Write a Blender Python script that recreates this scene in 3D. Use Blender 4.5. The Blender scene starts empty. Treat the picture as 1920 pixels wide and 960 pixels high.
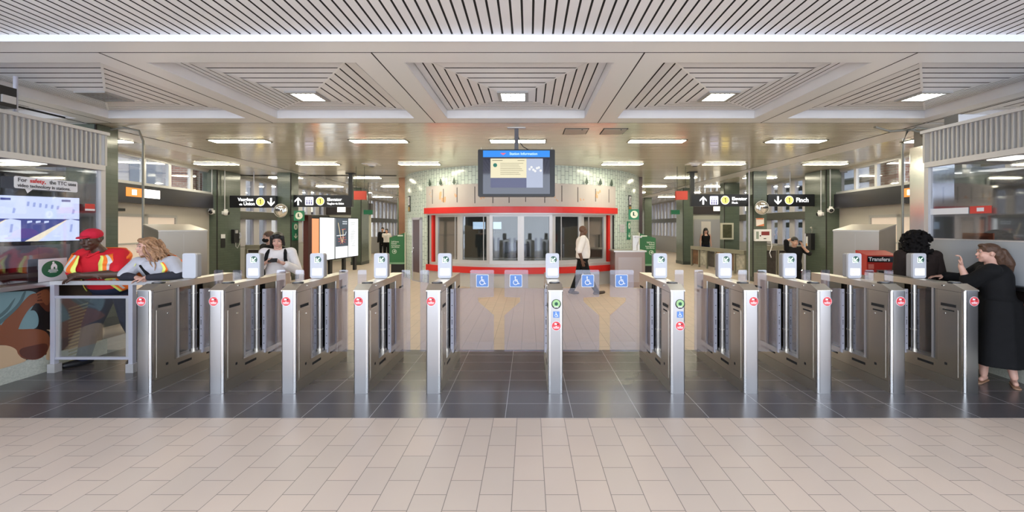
import bpy, bmesh, math, random
from mathutils import Vector, Matrix
PI = math.pi
random.seed(7)
SC = bpy.context.scene
COL = SC.collection

# ---------------------------------------------------------------- camera, light, exposure
cam_d = bpy.data.cameras.new('camera'); cam = bpy.data.objects.new('camera', cam_d); COL.objects.link(cam)
cam.location = (0, 0, 1.73); cam.rotation_euler = (PI/2, 0, 0)
cam_d.sensor_width = 36; cam_d.lens = 780/1920*36
cam_d.shift_x = -(992-960)/1920; cam_d.shift_y = -(480-424)/1920
cam_d.clip_end = 200
SC.camera = cam
SC.view_settings.view_transform = 'Standard'; SC.view_settings.look = 'None'
SC.view_settings.gamma = 1.0; SC.view_settings.use_curve_mapping = False
SC.view_settings.exposure = 0.62
W = bpy.data.worlds.new('daylight'); SC.world = W; W.use_nodes = True
bgn = W.node_tree.nodes['Background']
bgn.inputs['Color'].default_value = (0.80, 0.88, 1.0, 1); bgn.inputs['Strength'].default_value = 2.9
LAMP_STRENGTH = 30.0

def area_lamp(name, loc, sx, sy, power, color, rot=(0, 0, 0)):
    d = bpy.data.lights.new(name, 'AREA'); d.shape = 'RECTANGLE'; d.size = sx; d.size_y = sy
    d.energy = power; d.color = color
    o = bpy.data.objects.new(name, d); COL.objects.link(o); o.location = loc; o.rotation_euler = rot
    return o
# fluorescent rows of the entrance hall above and behind the viewpoint
for yy in (0.9,):
    for xx in (-6.5, -2.2, 2.2, 6.5):
        area_lamp('entrance_hall_lamp', (xx, yy, 3.44), 1.2, 0.3, 3, (1.0, 0.97, 0.94))

# ---------------------------------------------------------------- materials
MATS = {}
def mat(name, color=(.8, .8, .8), rough=.5, metal=0., emis=None, es=1., spec=.5, noise=0., nscale=8., bump=0., coat=0.):
    if name in MATS: return MATS[name]
    m = bpy.data.materials.new(name); m.use_nodes = True; nt = m.node_tree
    b = nt.nodes['Principled BSDF']
    c = (*color, 1)
    b.inputs['Base Color'].default_value = c; b.inputs['Roughness'].default_value = rough
    b.inputs['Metallic'].default_value = metal; b.inputs['Specular IOR Level'].default_value = spec
    if coat: b.inputs['Coat Weight'].default_value = coat; b.inputs['Coat Roughness'].default_value = .08
    if emis is not None:
        b.inputs['Emission Color'].default_value = (*emis, 1); b.inputs['Emission Strength'].default_value = es
    if noise or bump:
        tc = nt.nodes.new('ShaderNodeTexCoord'); n = nt.nodes.new('ShaderNodeTexNoise')
        n.inputs['Scale'].default_value = nscale; n.inputs['Detail'].default_value = 5
        nt.links.new(tc.outputs['Object'], n.inputs['Vector'])
        if noise:
            mr = nt.nodes.new('ShaderNodeMapRange')
            mr.inputs['To Min'].default_value = 1-noise; mr.inputs['To Max'].default_value = 1+noise
            vm = nt.nodes.new('ShaderNodeVectorMath'); vm.operation = 'SCALE'; vm.inputs[0].default_value = color
            nt.links.new(n.outputs['Fac'], mr.inputs['Value']); nt.links.new(mr.outputs['Result'], vm.inputs['Scale'])
            nt.links.new(vm.outputs['Vector'], b.inputs['Base Color'])
        if bump:
            bp = nt.nodes.new('ShaderNodeBump'); bp.inputs['Strength'].default_value = bump; bp.inputs['Distance'].default_value = .01
            nt.links.new(n.outputs['Fac'], bp.inputs['Height']); nt.links.new(bp.outputs['Normal'], b.inputs['Normal'])
    MATS[name] = m; return m

def emit(name, color, es=1.): return mat(name, (0.02, 0.02, 0.02), .4, emis=color, es=es)

def brushed(name, color, rough=.34, stretch=(1, 1, 24), metal=1.):
    if name in MATS: return MATS[name]
    m = mat(name, color, rough, metal); nt = m.node_tree; b = nt.nodes['Principled BSDF']
    tc = nt.nodes.new('ShaderNodeTexCoord'); mp = nt.nodes.new('ShaderNodeMapping'); n = nt.nodes.new('ShaderNodeTexNoise')
    mp.inputs['Scale'].default_value = stretch; n.inputs['Scale'].default_value = 6; n.inputs['Detail'].default_value = 6
    mr = nt.nodes.new('ShaderNodeMapRange'); mr.inputs['To Min'].default_value = rough-.025; mr.inputs['To Max'].default_value = rough+.035
    nt.links.new(tc.outputs['Object'], mp.inputs['Vector']); nt.links.new(mp.outputs['Vector'], n.inputs['Vector'])
    nt.links.new(n.outputs['Fac'], mr.inputs['Value']); nt.links.new(mr.outputs['Result'], b.inputs['Roughness'])
    return m

def glass(name, tint=(.9, .93, .95), refl=.12, haze=0., rough=.03):
    if name in MATS: return MATS[name]
    m = bpy.data.materials.new(name); m.use_nodes = True; nt = m.node_tree; nt.nodes.clear()
    out = nt.nodes.new('ShaderNodeOutputMaterial'); tr = nt.nodes.new('ShaderNodeBsdfTransparent'); gl = nt.nodes.new('ShaderNodeBsdfGlossy')
    tr.inputs['Color'].default_value = (*tint, 1); gl.inputs['Roughness'].default_value = rough
    lw = nt.nodes.new('ShaderNodeLayerWeight'); lw.inputs['Blend'].default_value = .35
    mr = nt.nodes.new('ShaderNodeMapRange'); mr.inputs['To Min'].default_value = refl; mr.inputs['To Max'].default_value = .75
    mx = nt.nodes.new('ShaderNodeMixShader')
    nt.links.new(lw.outputs['Facing'], mr.inputs['Value']); nt.links.new(mr.outputs['Result'], mx.inputs['Fac'])
    last = tr
    if haze:
        df = nt.nodes.new('ShaderNodeBsdfDiffuse'); df.inputs['Color'].default_value = (.72, .72, .95, 1)
        m2 = nt.nodes.new('ShaderNodeMixShader'); m2.inputs['Fac'].default_value = haze
        nt.links.new(tr.outputs[0], m2.inputs[1]); nt.links.new(df.outputs[0], m2.inputs[2]); last = m2
    nt.links.new(last.outputs[0], mx.inputs[1]); nt.links.new(gl.outputs[0], mx.inputs[2]); nt.links.new(mx.outputs[0], out.inputs['Surface'])
    MATS[name] = m; return m

def brick(name, c1, c2, mortar, bw, rh, ms, u=(1, 0, 0), v=(0, 1, 0), off=(0, 0), offset=.5, rough=.4, use_uv=False, bump=.15, freq=2, mottle=0., coat=0., metal=0.):
    if name in MATS: return MATS[name]
    m = mat(name, c1, rough, metal, coat=coat); nt = m.node_tree; b = nt.nodes['Principled BSDF']
    tc = nt.nodes.new('ShaderNodeTexCoord'); br = nt.nodes.new('ShaderNodeTexBrick')
    br.offset = offset; br.offset_frequency = freq; br.squash = 1
    br.inputs['Color1'].default_value = (*c1, 1); br.inputs['Color2'].default_value = (*c2, 1); br.inputs['Mortar'].default_value = (*mortar, 1)
    br.inputs['Scale'].default_value = 1; br.inputs['Mortar Size'].default_value = ms; br.inputs['Mortar Smooth'].default_value = .1
    br.inputs['Brick Width'].default_value = bw; br.inputs['Row Height'].default_value = rh
    if use_uv:
        uvn = nt.nodes.new('ShaderNodeUVMap'); nt.links.new(uvn.outputs['UV'], br.inputs['Vector'])
    else:
        cb = nt.nodes.new('ShaderNodeCombineXYZ')
        for k, vec in enumerate((u, v)):
            d = nt.nodes.new('ShaderNodeVectorMath'); d.operation = 'DOT_PRODUCT'; d.inputs[1].default_value = vec
            a = nt.nodes.new('ShaderNodeMath'); a.operation = 'ADD'; a.inputs[1].default_value = off[k]
            nt.links.new(tc.outputs['Object'], d.inputs[0]); nt.links.new(d.outputs['Value'], a.inputs[0]); nt.links.new(a.outputs[0], cb.inputs[k])
        nt.links.new(cb.outputs[0], br.inputs['Vector'])
    src = br.outputs['Color']
    if mottle:
        n = nt.nodes.new('ShaderNodeTexNoise'); n.inputs['Scale'].default_value = 1.6; n.inputs['Detail'].default_value = 6
        nt.links.new(tc.outputs['Object'], n.inputs['Vector'])
        mr = nt.nodes.new('ShaderNodeMapRange'); mr.inputs['To Min'].default_value = 1-mottle; mr.inputs['To Max'].default_value = 1+mottle
        vm = nt.nodes.new('ShaderNodeVectorMath'); vm.operation = 'SCALE'
        nt.links.new(n.outputs['Fac'], mr.inputs['Value']); nt.links.new(src, vm.inputs[0]); nt.links.new(mr.outputs['Result'], vm.inputs['Scale'])
        src = vm.outputs['Vector']
    nt.links.new(src, b.inputs['Base Color'])
    if bump:
        bp = nt.nodes.new('ShaderNodeBump'); bp.inputs['Strength'].default_value = bump; bp.inputs['Distance'].default_value = .004; bp.invert = True
        nt.links.new(br.outputs['Fac'], bp.inputs['Height']); nt.links.new(bp.outputs['Normal'], b.inputs['Normal'])
    return m

def linear_panels(name, c, line, pitch, width, axis, rough, metal, phase=0.):
    """metal ceiling boards with a fine dark joint every `pitch` metres along one axis"""
    if name in MATS: return MATS[name]
    m = mat(name, c, rough, metal); nt = m.node_tree; b = nt.nodes['Principled BSDF']
    tc = nt.nodes.new('ShaderNodeTexCoord'); sx = nt.nodes.new('ShaderNodeSeparateXYZ'); nt.links.new(tc.outputs['Object'], sx.inputs[0])
    dv = nt.nodes.new('ShaderNodeMath'); dv.operation = 'MULTIPLY_ADD'; dv.inputs[1].default_value = 1/pitch; dv.inputs[2].default_value = phase
    fr = nt.nodes.new('ShaderNodeMath'); fr.operation = 'FRACT'; lt = nt.nodes.new('ShaderNodeMath'); lt.operation = 'LESS_THAN'; lt.inputs[1].default_value = width
    fl = nt.nodes.new('ShaderNodeMath'); fl.operation = 'FLOOR'; wn = nt.nodes.new('ShaderNodeTexWhiteNoise'); wn.noise_dimensions = '1D'
    nt.links.new(sx.outputs[axis], dv.inputs[0]); nt.links.new(dv.outputs[0], fr.inputs[0]); nt.links.new(fr.outputs[0], lt.inputs[0])
    nt.links.new(dv.outputs[0], fl.inputs[0]); nt.links.new(fl.outputs[0], wn.inputs['W'])
    mx = nt.nodes.new('ShaderNodeMix'); mx.data_type = 'RGBA'; mx.inputs['A'].default_value = (*c, 1); mx.inputs['B'].default_value = (*line, 1)
    nt.links.new(lt.outputs[0], mx.inputs['Factor']); nt.links.new(mx.outputs['Result'], b.inputs['Base Color'])
    mr = nt.nodes.new('ShaderNodeMapRange'); mr.inputs['To Min'].default_value = rough*.7; mr.inputs['To Max'].default_value = rough*1.35
    nt.links.new(wn.outputs['Value'], mr.inputs['Value']); nt.links.new(mr.outputs['Result'], b.inputs['Roughness'])
    # every board is very slightly cupped
    pp = nt.nodes.new('ShaderNodeMath'); pp.operation = 'PINGPONG'; pp.inputs[1].default_value = .5
    bp = nt.nodes.new('ShaderNodeBump'); bp.inputs['Strength'].default_value = .25; bp.inputs['Distance'].default_value = .004
    n = nt.nodes.new('ShaderNodeTexNoise'); n.inputs['Scale'].default_value = 1.3
    nt.links.new(tc.outputs['Object'], n.inputs['Vector'])
    ad = nt.nodes.new('ShaderNodeMath'); ad.operation = 'MULTIPLY_ADD'; ad.inputs[1].default_value = 1.2
    nt.links.new(dv.outputs[0], pp.inputs[0]); nt.links.new(n.outputs['Fac'], ad.inputs[0]); nt.links.new(pp.outputs[0], ad.inputs[2])
    nt.links.new(ad.outputs[0], bp.inputs['Height']); nt.links.new(bp.outputs['Normal'], b.inputs['Normal'])
    return m

M_STEEL = brushed('brushed_steel', (.66, .63, .58), .34)
M_STEEL_L = brushed('bright_steel', (.44, .435, .445), .31)
M_STEEL_D = brushed('dull_steel', (.52, .50, .46), .42, (60, 1, 1))
M_CHROME = mat('chrome', (.85, .85, .86), .12, 1.)
M_BLACK = mat('black_plastic', (.012, .012, .013), .4)
M_BLACKG = mat('black_gloss', (.01, .01, .012), .15)
M_DARK = mat('dark_gap', (.015, .014, .014), .8)
M_WHITE = mat('white_paint', (.78, .77, .77), .45)
M_GREYB = mat('reader_grey', (.50, .51, .56), .4)
M_GREYS = mat('reader_side_grey', (.30, .29, .29), .45)
M_ALU = mat('aluminium_frame', (.56, .55, .56), .4, .5)
M_LILAC = mat('anodised_bar', (.50, .50, .58), .4, .3)
M_GREEN = brick('green_tile', (.105, .130, .100), (.095, .118, .092), (.080, .098, .076), .30, .075, .003, (1, 1, 0), (0, 0, 1), rough=.18, bump=.25, mottle=.08)
M_MINT = brick('mint_tile', (.56, .66, .60), (.62, .71, .65), (.20, .25, .25), .235, .117, .006, use_uv=True, rough=.15, bump=.3)
M_REDENAMEL = mat('red_enamel', (.62, .025, .02), .3)
M_GLASS = glass('clear_glass', (.92, .94, .94), .06)
M_PADDLE = glass('paddle_glass', (.84, .84, .90), .05, haze=.03)
M_SMOKE = glass('smoked_glass', (.36, .35, .35), .05)
M_BOOTHG = glass('booth_glass', (.72, .74, .78), .04)
M_LAMP = emit('lamp_diffuser', (1.0, .93, .70), LAMP_STRENGTH)
M_CEIL = mat('beam_white_metal', (.84, .83, .82), .32, .05)
M_SLAT = mat('slat_metal', (.80, .79, .80), .36, .05, noise=.08, nscale=2)
M_LINEAR = linear_panels('linear_ceiling', (.80, .745, .63), (.22, .20, .17), .135, .05, 1, .17, .30)
M_SKINDK = mat('deep_brown_skin', (.075, .035, .022), .45, noise=.12)
M_SKINBR = mat('brown_skin', (.12, .055, .033), .5, noise=.1)
M_SKINLT = mat('fair_skin', (.62, .36, .28), .5, noise=.08)
M_SKINMD = mat('light_tan_skin', (.55, .33, .24), .5, noise=.08)

# ---------------------------------------------------------------- mesh helpers
def rr(x0, x1, y0, y1, r, n=5):
    pts = []
    for cx, cy, a0 in ((x1-r, y1-r, 0), (x0+r, y1-r, 90), (x0+r, y0+r, 180), (x1-r, y0+r, 270)):
        for k in range(n+1):
            a = math.radians(a0+90*k/n); pts.append((cx+r*math.cos(a), cy+r*math.sin(a)))
    return pts
def circ(cx, cy, r, n=24): return [(cx+r*math.cos(2*PI*k/n), cy+r*math.sin(2*PI*k/n)) for k in range(n)]

class MB:
    def __init__(s): s.v = []; s.f = []; s.m = []
    def add(s, vs, fs, mi=0):
        b = len(s.v); s.v += [tuple(v) for v in vs]
        for f in fs: s.f.append(tuple(b+i for i in f)); s.m.append(mi)
        return s
    def box(s, x0, x1, y0, y1, z0, z1, mi=0):
        return s.add([(x0, y0, z0), (x1, y0, z0), (x1, y1, z0), (x0, y1, z0), (x0, y0, z1), (x1, y0, z1), (x1, y1, z1), (x0, y1, z1)],
                     [(0, 3, 2, 1), (4, 5, 6, 7), (0, 1, 5, 4), (1, 2, 6, 5), (2, 3, 7, 6), (3, 0, 4, 7)], mi)
    def quad(s, a, b, c, d, mi=0): return s.add([a, b, c, d], [(0, 1, 2, 3)], mi)
    def prism(s, pts, ax, a, b, mi=0):
        n = len(pts)
        def P(p, t): return (p[0], p[1], t) if ax == 'z' else (p[0], t, p[1]) if ax == 'y' else (t, p[0], p[1])
        return s.add([P(p, a) for p in pts]+[P(p, b) for p in pts],
                     [tuple(range(n)), tuple(range(2*n-1, n-1, -1))]+[(i, i+n, (i+1) % n+n, (i+1) % n) for i in range(n)], mi)
    def frame(s, p0, d):
        d = d.normalized(); a = Vector((0, 0, 1)) if abs(d.z) < .9 else Vector((1, 0, 0)); u = d.cross(a).normalized(); return u, d.cross(u).normalized()
    def cyl(s, p0, p1, r0, r1=None, n=16, mi=0):
        p0, p1 = Vector(p0), Vector(p1); r1 = r0 if r1 is None else r1; u, w = s.frame(p0, p1-p0)
        vs = [p+(u*math.cos(2*PI*k/n)+w*math.sin(2*PI*k/n))*r for p, r in ((p0, r0), (p1, r1)) for k in range(n)]
        return s.add(vs, [tuple(range(n)), tuple(range(2*n-1, n-1, -1))]+[(i, i+n, (i+1) % n+n, (i+1) % n) for i in range(n)], mi)
    def tube(s, pts, r, n=8, mi=0):
        pts = [Vector(p) for p in pts]; vs = []; fs = []
        for i, p in enumerate(pts):
            d = pts[min(i+1, len(pts)-1)]-pts[max(i-1, 0)]; u, w = s.frame(p, d)
            vs += [p+(u*math.cos(2*PI*k/n)+w*math.sin(2*PI*k/n))*r for k in range(n)]
        for i in range(len(pts)-1):
            for k in range(n): fs.append((i*n+k, i*n+(k+1) % n, (i+1)*n+(k+1) % n, (i+1)*n+k))
        fs += [tuple(range(n)), tuple(range(len(vs)-1, len(vs)-n-1, -1))]
        return s.add(vs, fs, mi)
    def rings(s, rings, mi=0, cap=True):
        n = len(rings[0]); vs = [p for r in rings for p in r]; fs = []
        for i in range(len(rings)-1):
            for k in range(n): fs.append((i*n+k, i*n+(k+1) % n, (i+1)*n+(k+1) % n, (i+1)*n+k))
        if cap: fs += [tuple(range(n)), tuple(range(len(vs)-1, len(vs)-n-1, -1))]
        return s.add(vs, fs, mi)
    def ball(s, c, r, R=None, n=14, m=9, mi=0):
        c = Vector(c); r = (r, r, r) if not hasattr(r, '__len__') else r; rings = []
        for i in range(m+1):
            t = PI*(.02+.96*i/m)-PI/2
            ring = []
            for k in range(n):
                p = Vector((r[0]*math.cos(t)*math.cos(2*PI*k/n), r[1]*math.cos(t)*math.sin(2*PI*k/n), r[2]*math.sin(t)))
                ring.append(c+(R @ p if R is not None else p))
            rings.append(ring)
        return s.rings(rings, mi)
    def cap(s, p0, p1, r0, r1, n=12, mi=0):
        """tapered capsule"""
        p0, p1 = Vector(p0), Vector(p1); d = (p1-p0); L = d.length or 1e-4; d = d/L; u, w = s.frame(p0, d); rings = []
        for i in range(5):
            a = PI/2*(1-i/4.0001)*.97; rings.append((p0-d*r0*math.sin(a), r0*math.cos(a)))
        for i in range(5):
            a = PI/2*(i/4.0001)*.97; rings.append((p1+d*r1*math.sin(a), r1*math.cos(a)))
        return s.rings([[p+(u*math.cos(2*PI*k/n)+w*math.sin(2*PI*k/n))*r for k in range(n)] for p, r in rings], mi)
    def build(s, name, mats, parent=None, smooth=None, loc=None, uv=None):
        me = bpy.data.meshes.new(name); me.from_pydata(s.v, [], s.f)
        mats = mats if isinstance(mats, (list, tuple)) else [mats]
        for m in mats: me.materials.append(m)
        me.polygons.foreach_set('material_index', s.m)
        if uv:
            l = me.uv_layers.new(name='UVMap')
            for lp in me.loops: l.data[lp.index].uv = uv(me.vertices[lp.vertex_index].co)
        bm = bmesh.new(); bm.from_mesh(me); bmesh.ops.recalc_face_normals(bm, faces=bm.faces); bm.to_mesh(me); bm.free()
        if smooth:
            me.shade_smooth(); me.set_sharp_from_angle(angle=math.radians(smooth))
        o = bpy.data.objects.new(name, me); COL.objects.link(o)
        if parent is not None: o.parent = parent
        if loc: o.location = loc
        return o

def tag(o, label=None, cat=None, group=None, kind=None):
    if label: o['label'] = label
    if cat: o['category'] = cat
    if group: o['group'] = group
    if kind: o['kind'] = kind
    return o
def thing(name, label, cat, loc=(0, 0, 0), rz=0, group=None):
    o = bpy.data.objects.new(name, None); COL.objects.link(o); o.empty_display_size = .1
    o.location = loc; o.rotation_euler = (0, 0, rz); return tag(o, label, cat, group)
def struct(o, label=None): o['kind'] = 'structure'; return tag(o, label) if label else o
def copy_tree(o, parent=None):
    c = o.copy(); COL.objects.link(c); c.parent = parent
    for ch in list(o.children): copy_tree(ch, c)
    return c

def text(body, size, m, parent, loc, rot=(PI/2, 0, 0), name='lettering', align='LEFT', bold=0., xs=1., space=1., ext=.0006):
    cu = bpy.data.curves.new(name, 'FONT'); cu.body = body; cu.size = size; cu.align_x = align; cu.align_y = 'CENTER'
    cu.offset = bold; cu.extrude = ext; cu.resolution_u = 3; cu.space_line = space
    t = bpy.data.objects.new(name+'_curve', cu); COL.objects.link(t)
    bpy.context.view_layer.update()
    me = bpy.data.meshes.new_from_object(t.evaluated_get(bpy.context.evaluated_depsgraph_get()))
    bpy.data.objects.remove(t); me.name = name
    me.materials.clear(); me.materials.append(m)
    o = bpy.data.objects.new(name, me); COL.objects.link(o); o.parent = parent; o.location = loc; o.rotation_euler = rot; o.scale = (xs, 1, 1)
    return o

def X(px, Y): return (px-992)*Y/780
def Z(py, Y): return 1.73-(py-424)*Y/780
def arrow_pts(cx, cz, s, ang):
    pts = [(0, -.5), (.42, -.08), (.42, .12), (.1, -.2), (.1, .5), (-.1, .5), (-.1, -.2), (-.42, .12), (-.42, -.08)]
    c, sn = math.cos(ang), math.sin(ang)
    return [(cx+s*(x*c-y*sn), cz+s*(x*sn+y*c)) for x, y in pts]   # ang 0 points down
def wheelchair(mb, cx, cz, s, y0, y1, mi=0):
    mb.prism(circ(cx-.06*s, cz+.36*s, .075*s, 12), 'y', y0, y1, mi)
    mb.prism([(cx-.11*s, cz+.27*s), (cx-.02*s, cz+.27*s), (cx+.01*s, cz-.04*s), (cx-.08*s, cz-.04*s)], 'y', y0, y1, mi)
    mb.prism([(cx-.04*s, cz+.15*s), (cx+.16*s, cz+.12*s), (cx+.16*s, cz+.06*s), (cx-.03*s, cz+.08*s)], 'y', y0, y1, mi)
    mb.prism([(cx-.06*s, cz+.02*s), (cx+.17*s, cz+.01*s), (cx+.27*s, cz-.25*s), (cx+.36*s, cz-.22*s), (cx+.35*s, cz-.29*s), (cx+.23*s, cz-.33*s), (cx+.12*s, cz-.06*s), (cx-.05*s, cz-.06*s)], 'y', y0, y1, mi)
    n = 14; R, r = .25*s, .185*s; c = (cx-.03*s, cz-.15*s)
    for k in range(n):
        a0, a1 = math.radians(115+k*235/n), math.radians(115+(k+1)*235/n)
        mb.prism([(c[0]+R*math.cos(a0), c[1]+R*math.sin(a0)), (c[0]+R*math.cos(a1), c[1]+R*math.sin(a1)), (c[0]+r*math.cos(a1), c[1]+r*math.sin(a1)), (c[0]+r*math.cos(a0), c[1]+r*math.sin(a0))], 'y', y0, y1, mi)

# ================================================================= THE SETTING
ZC = 3.45
# floor: beige tiles, a charcoal band under the gates, beige tiles again
M_BEIGE = brick('beige_floor_tile', (.515, .415, .345), (.475, .392, .330), (.18, .150, .13), .3006, .2118, .0026, (0, 1, 0), (1, 0, 0), (-2.68-.15, -.104), .5, .42, bump=.1, mottle=.05)
M_CHAR = brick('charcoal_floor_tile', (.078, .070, .074), (.068, .063, .067), (.36, .35, .36), .6135, .3068, .0028, (1, 0, 0), (0, 1, 0), (.216, -3.75), 0., .24, bump=.1, mottle=.18)
f = MB(); f.quad((-16, -5, 0), (16, -5, 0), (16, 3.75, 0), (-16, 3.75, 0), 0)
f.quad((-16, 3.75, 0), (16, 3.75, 0), (16, 5.82, 0), (-16, 5.82, 0), 1)
f.quad((-16, 5.82, 0), (16, 5.82, 0), (16, 34, 0), (-16, 34, 0), 0)
f.box(-16, 16, -5, 34, -.3, -.002, 0)
struct(f.build('floor', [M_BEIGE, M_CHAR]))

# ceiling: beams, coffers, front slatted slope, glossy linear panels beyond
CX = [-8.31, -5.61, -2.92, -.21, 2.5, 5.21, 7.92]; HW = 1.105; Y0, Y1 = 4.37, 6.64; YC = 5.505; ZB = 3.578; ZL = 3.452; LH = .20
c = MB()
c.box(-10.2, 9.9, 3.855, Y0, ZC, ZC+.14)
c.box(-10.2, 9.9, Y1, 6.95, ZC, ZC+.14)
xs = [-10.2]+[v for cx in CX for v in (cx-HW, cx+HW)]+[9.9]
for i in range(0, len(xs), 2): c.box(xs[i], xs[i+1], Y0, Y1, ZC, ZC+.14)
for yy in (4.115, 6.93): c.box(-10.2, 9.9, yy, yy+.010, ZC-.0015, ZC+.01, 1)
for i in range(len(CX)-1):
    xm = (CX[i]+CX[i+1])/2; c.box(xm-.007, xm+.007, 4.12, 6.93, ZC-.0015, ZC+.01, 1)
for xx in (-7.4, 6.62): c.box(xx-.012, xx+.012, 4.12, 33, ZC-.003, ZC+.02, 1)
struct(c.build('ceiling', [M_CEIL, M_DARK]))
c = MB(); c.box(-10.2, 9.9, 6.95, 34, ZC, ZC+.1)
struct(c.build('ceiling', M_LINEAR))
c = MB()
for a, b in ((-8.05, -7.41), (6.63, 7.27)): c.box(a, b, 6.95, 33, ZC-.006, ZC-.001)
struct(c.build('ceiling', M_CEIL))
c = MB(); c.box(-10.2, 9.9, .3, 34, 4.0, 4.1); struct(c.build('roof', M_DARK))

def lerp(a, b, t): return tuple(a[i]+(b[i]-a[i])*t for i in range(3))
def slat_slope(mb, A, B, Cc, D, n, gap, lift=.012):
    """boards on the trapezoid A-B (base edge) to D-C (top edge), running parallel to A-B; dark plane behind"""
    for k in range(n):
        t0, t1 = (k+gap)/n, (k+1)/n
        mb.quad(lerp(A, D, t0), lerp(B, Cc, t0), lerp(B, Cc, t1), lerp(A, D, t1), 0)
        up = lambda p: (p[0], p[1], p[2]+.006)
        mb.quad(lerp(A, D, t0), lerp(B, Cc, t0), up(lerp(B, Cc, t0)), up(lerp(A, D, t0)), 1)
        mb.quad(lerp(A, D, t1), lerp(B, Cc, t1), up(lerp(B, Cc, t1)), up(lerp(A, D, t1)), 1)
    b = .006
    mb.quad(*[(p[0], p[1], p[2]+b) for p in (A, B, Cc, D)], 1)
def hip(mb, p, q, w=.012):
    p, q = Vector(p), Vector(q); d = (q-p).normalized(); s = d.cross(Vector((0, 0, 1))).normalized()*w
    mb.quad(p-s, p+s, q+s, q-s, 0)
for i, cx in enumerate(CX):
    m = MB(); a, b = cx-HW, cx+HW
    m.box(a+.001, a+.012, Y0, Y1, ZC+.001, ZB+.03, 0); m.box(b-.012, b-.001, Y0, Y1, ZC+.001, ZB+.03, 0)
    m.box(a, b, Y1-.012, Y1-.001, ZC+.001, ZB+.03, 0); m.box(a, b, Y0+.001, Y0+.012, ZC+.001, ZB+.03, 0)
    P = [(a, Y0, ZB), (b, Y0, ZB), (b, Y1, ZB), (a, Y1, ZB)]
    Q = [(cx-LH, YC-LH, ZL), (cx+LH, YC-LH, ZL), (cx+LH, YC+LH, ZL), (cx-LH, YC+LH, ZL)]
    for k in range(4): slat_slope(m, P[k], P[(k+1) % 4], Q[(k+1) % 4], Q[k], 8, .155)
    m2 = MB()
    for k in range(4): hip(m2, (P[k][0], P[k][1], P[k][2]-.003), (Q[k][0], Q[k][1], Q[k][2]-.003))
    o = struct(m.build('ceiling', [M_SLAT, M_DARK])); m2.build('hip_trim', M_CEIL, o)
    # recessed light in the middle
    lb = {0: 'behind the far wall end'}.get(i)
    names = ['far-left corner coffer, above the booth roof', 'outer slatted coffer above the TV booth', 'slatted coffer between the TV booth side and the centre',
             'central slatted coffer above the hanging screen', 'slatted coffer just right of the central one', 'outer slatted coffer above the booth with the grey screen panel', 'far-right corner coffer, above the booth roof']
    if i in (0, 6): continue
    t = thing('coffer_light', ('unlit ' if i == 1 else '')+'square grid light in the '+names[i], 'ceiling light', (cx, YC, ZL-.01), 0, 'square lights in the ceiling coffers')
    g = MB(); r = LH
    for x0, x1, y0, y1 in ((-r, r, -r, -r+.045), (-r, r, r-.045, r), (-r, -r+.045, -r+.045, r-.045), (r-.045, r, -r+.045, r-.045)): g.box(x0, x1, y0, y1, -.012, .03)
    for k in range(1, 5):
        v = -r+.045+k*(2*r-.09)/5; g.box(v-.003, v+.003, -r+.045, r-.045, -.008, .0); g.box(-r+.045, r-.045, v-.003, v+.003, -.008, .0)
    g.build('frame', mat('light_frame', (.35, .34, .33), .4, .4), t)
    g = MB(); g.box(-r+.04, r-.04, -r+.04, r-.04, .002, .01); g.build('diffuser', mat('unlit_diffuser', (.42, .42, .42), .5) if i == 1 else emit('coffer_diffuser', (.93, 1., .97), 7.), t)

# front slope of boards running towards the viewer
m = MB(); SL = .0
zf = lambda y: 3.50-SL*(3.855-y)
pitch = .0929; x = -7.5
while x < 7.5:
    g = .0185
    m.quad((x+g, .3, zf(.3)), (x+pitch, .3, zf(.3)), (x+pitch, 3.855, zf(3.855)), (x+g, 3.855, zf(3.855)), 0)
    m.quad((x+g, .3, zf(.3)), (x+g, 3.855, zf(3.855)), (x+g, 3.855, zf(3.855)+.007), (x+g, .3, zf(.3)+.007), 1)
    m.quad((x+pitch, .3, zf(.3)), (x+pitch, 3.855, zf(3.855)), (x+pitch, 3.855, zf(3.855)+.007), (x+pitch, .3, zf(.3)+.007), 1)
    x += pitch
m.quad((-7.5, .3, zf(.3)+.007), (7.5, .3, zf(.3)+.007), (7.5, 3.855, zf(3.855)+.007), (-7.5, 3.855, zf(3.855)+.007), 1)
struct(m.build('ceiling', [M_SLAT, M_DARK]))
m = MB(); m.box(-8, 8, 3.845, 3.855, ZC-.012, 3.6); struct(m.build('trim_1', mat('cool_white_trim', (.82, .85, .92), .4)))
m = MB(); m.box(-9.9, -4.5, 14.08, 14.13, ZC-.02, ZC-.0005); struct(m.build('trim_2', M_DARK))

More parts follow.
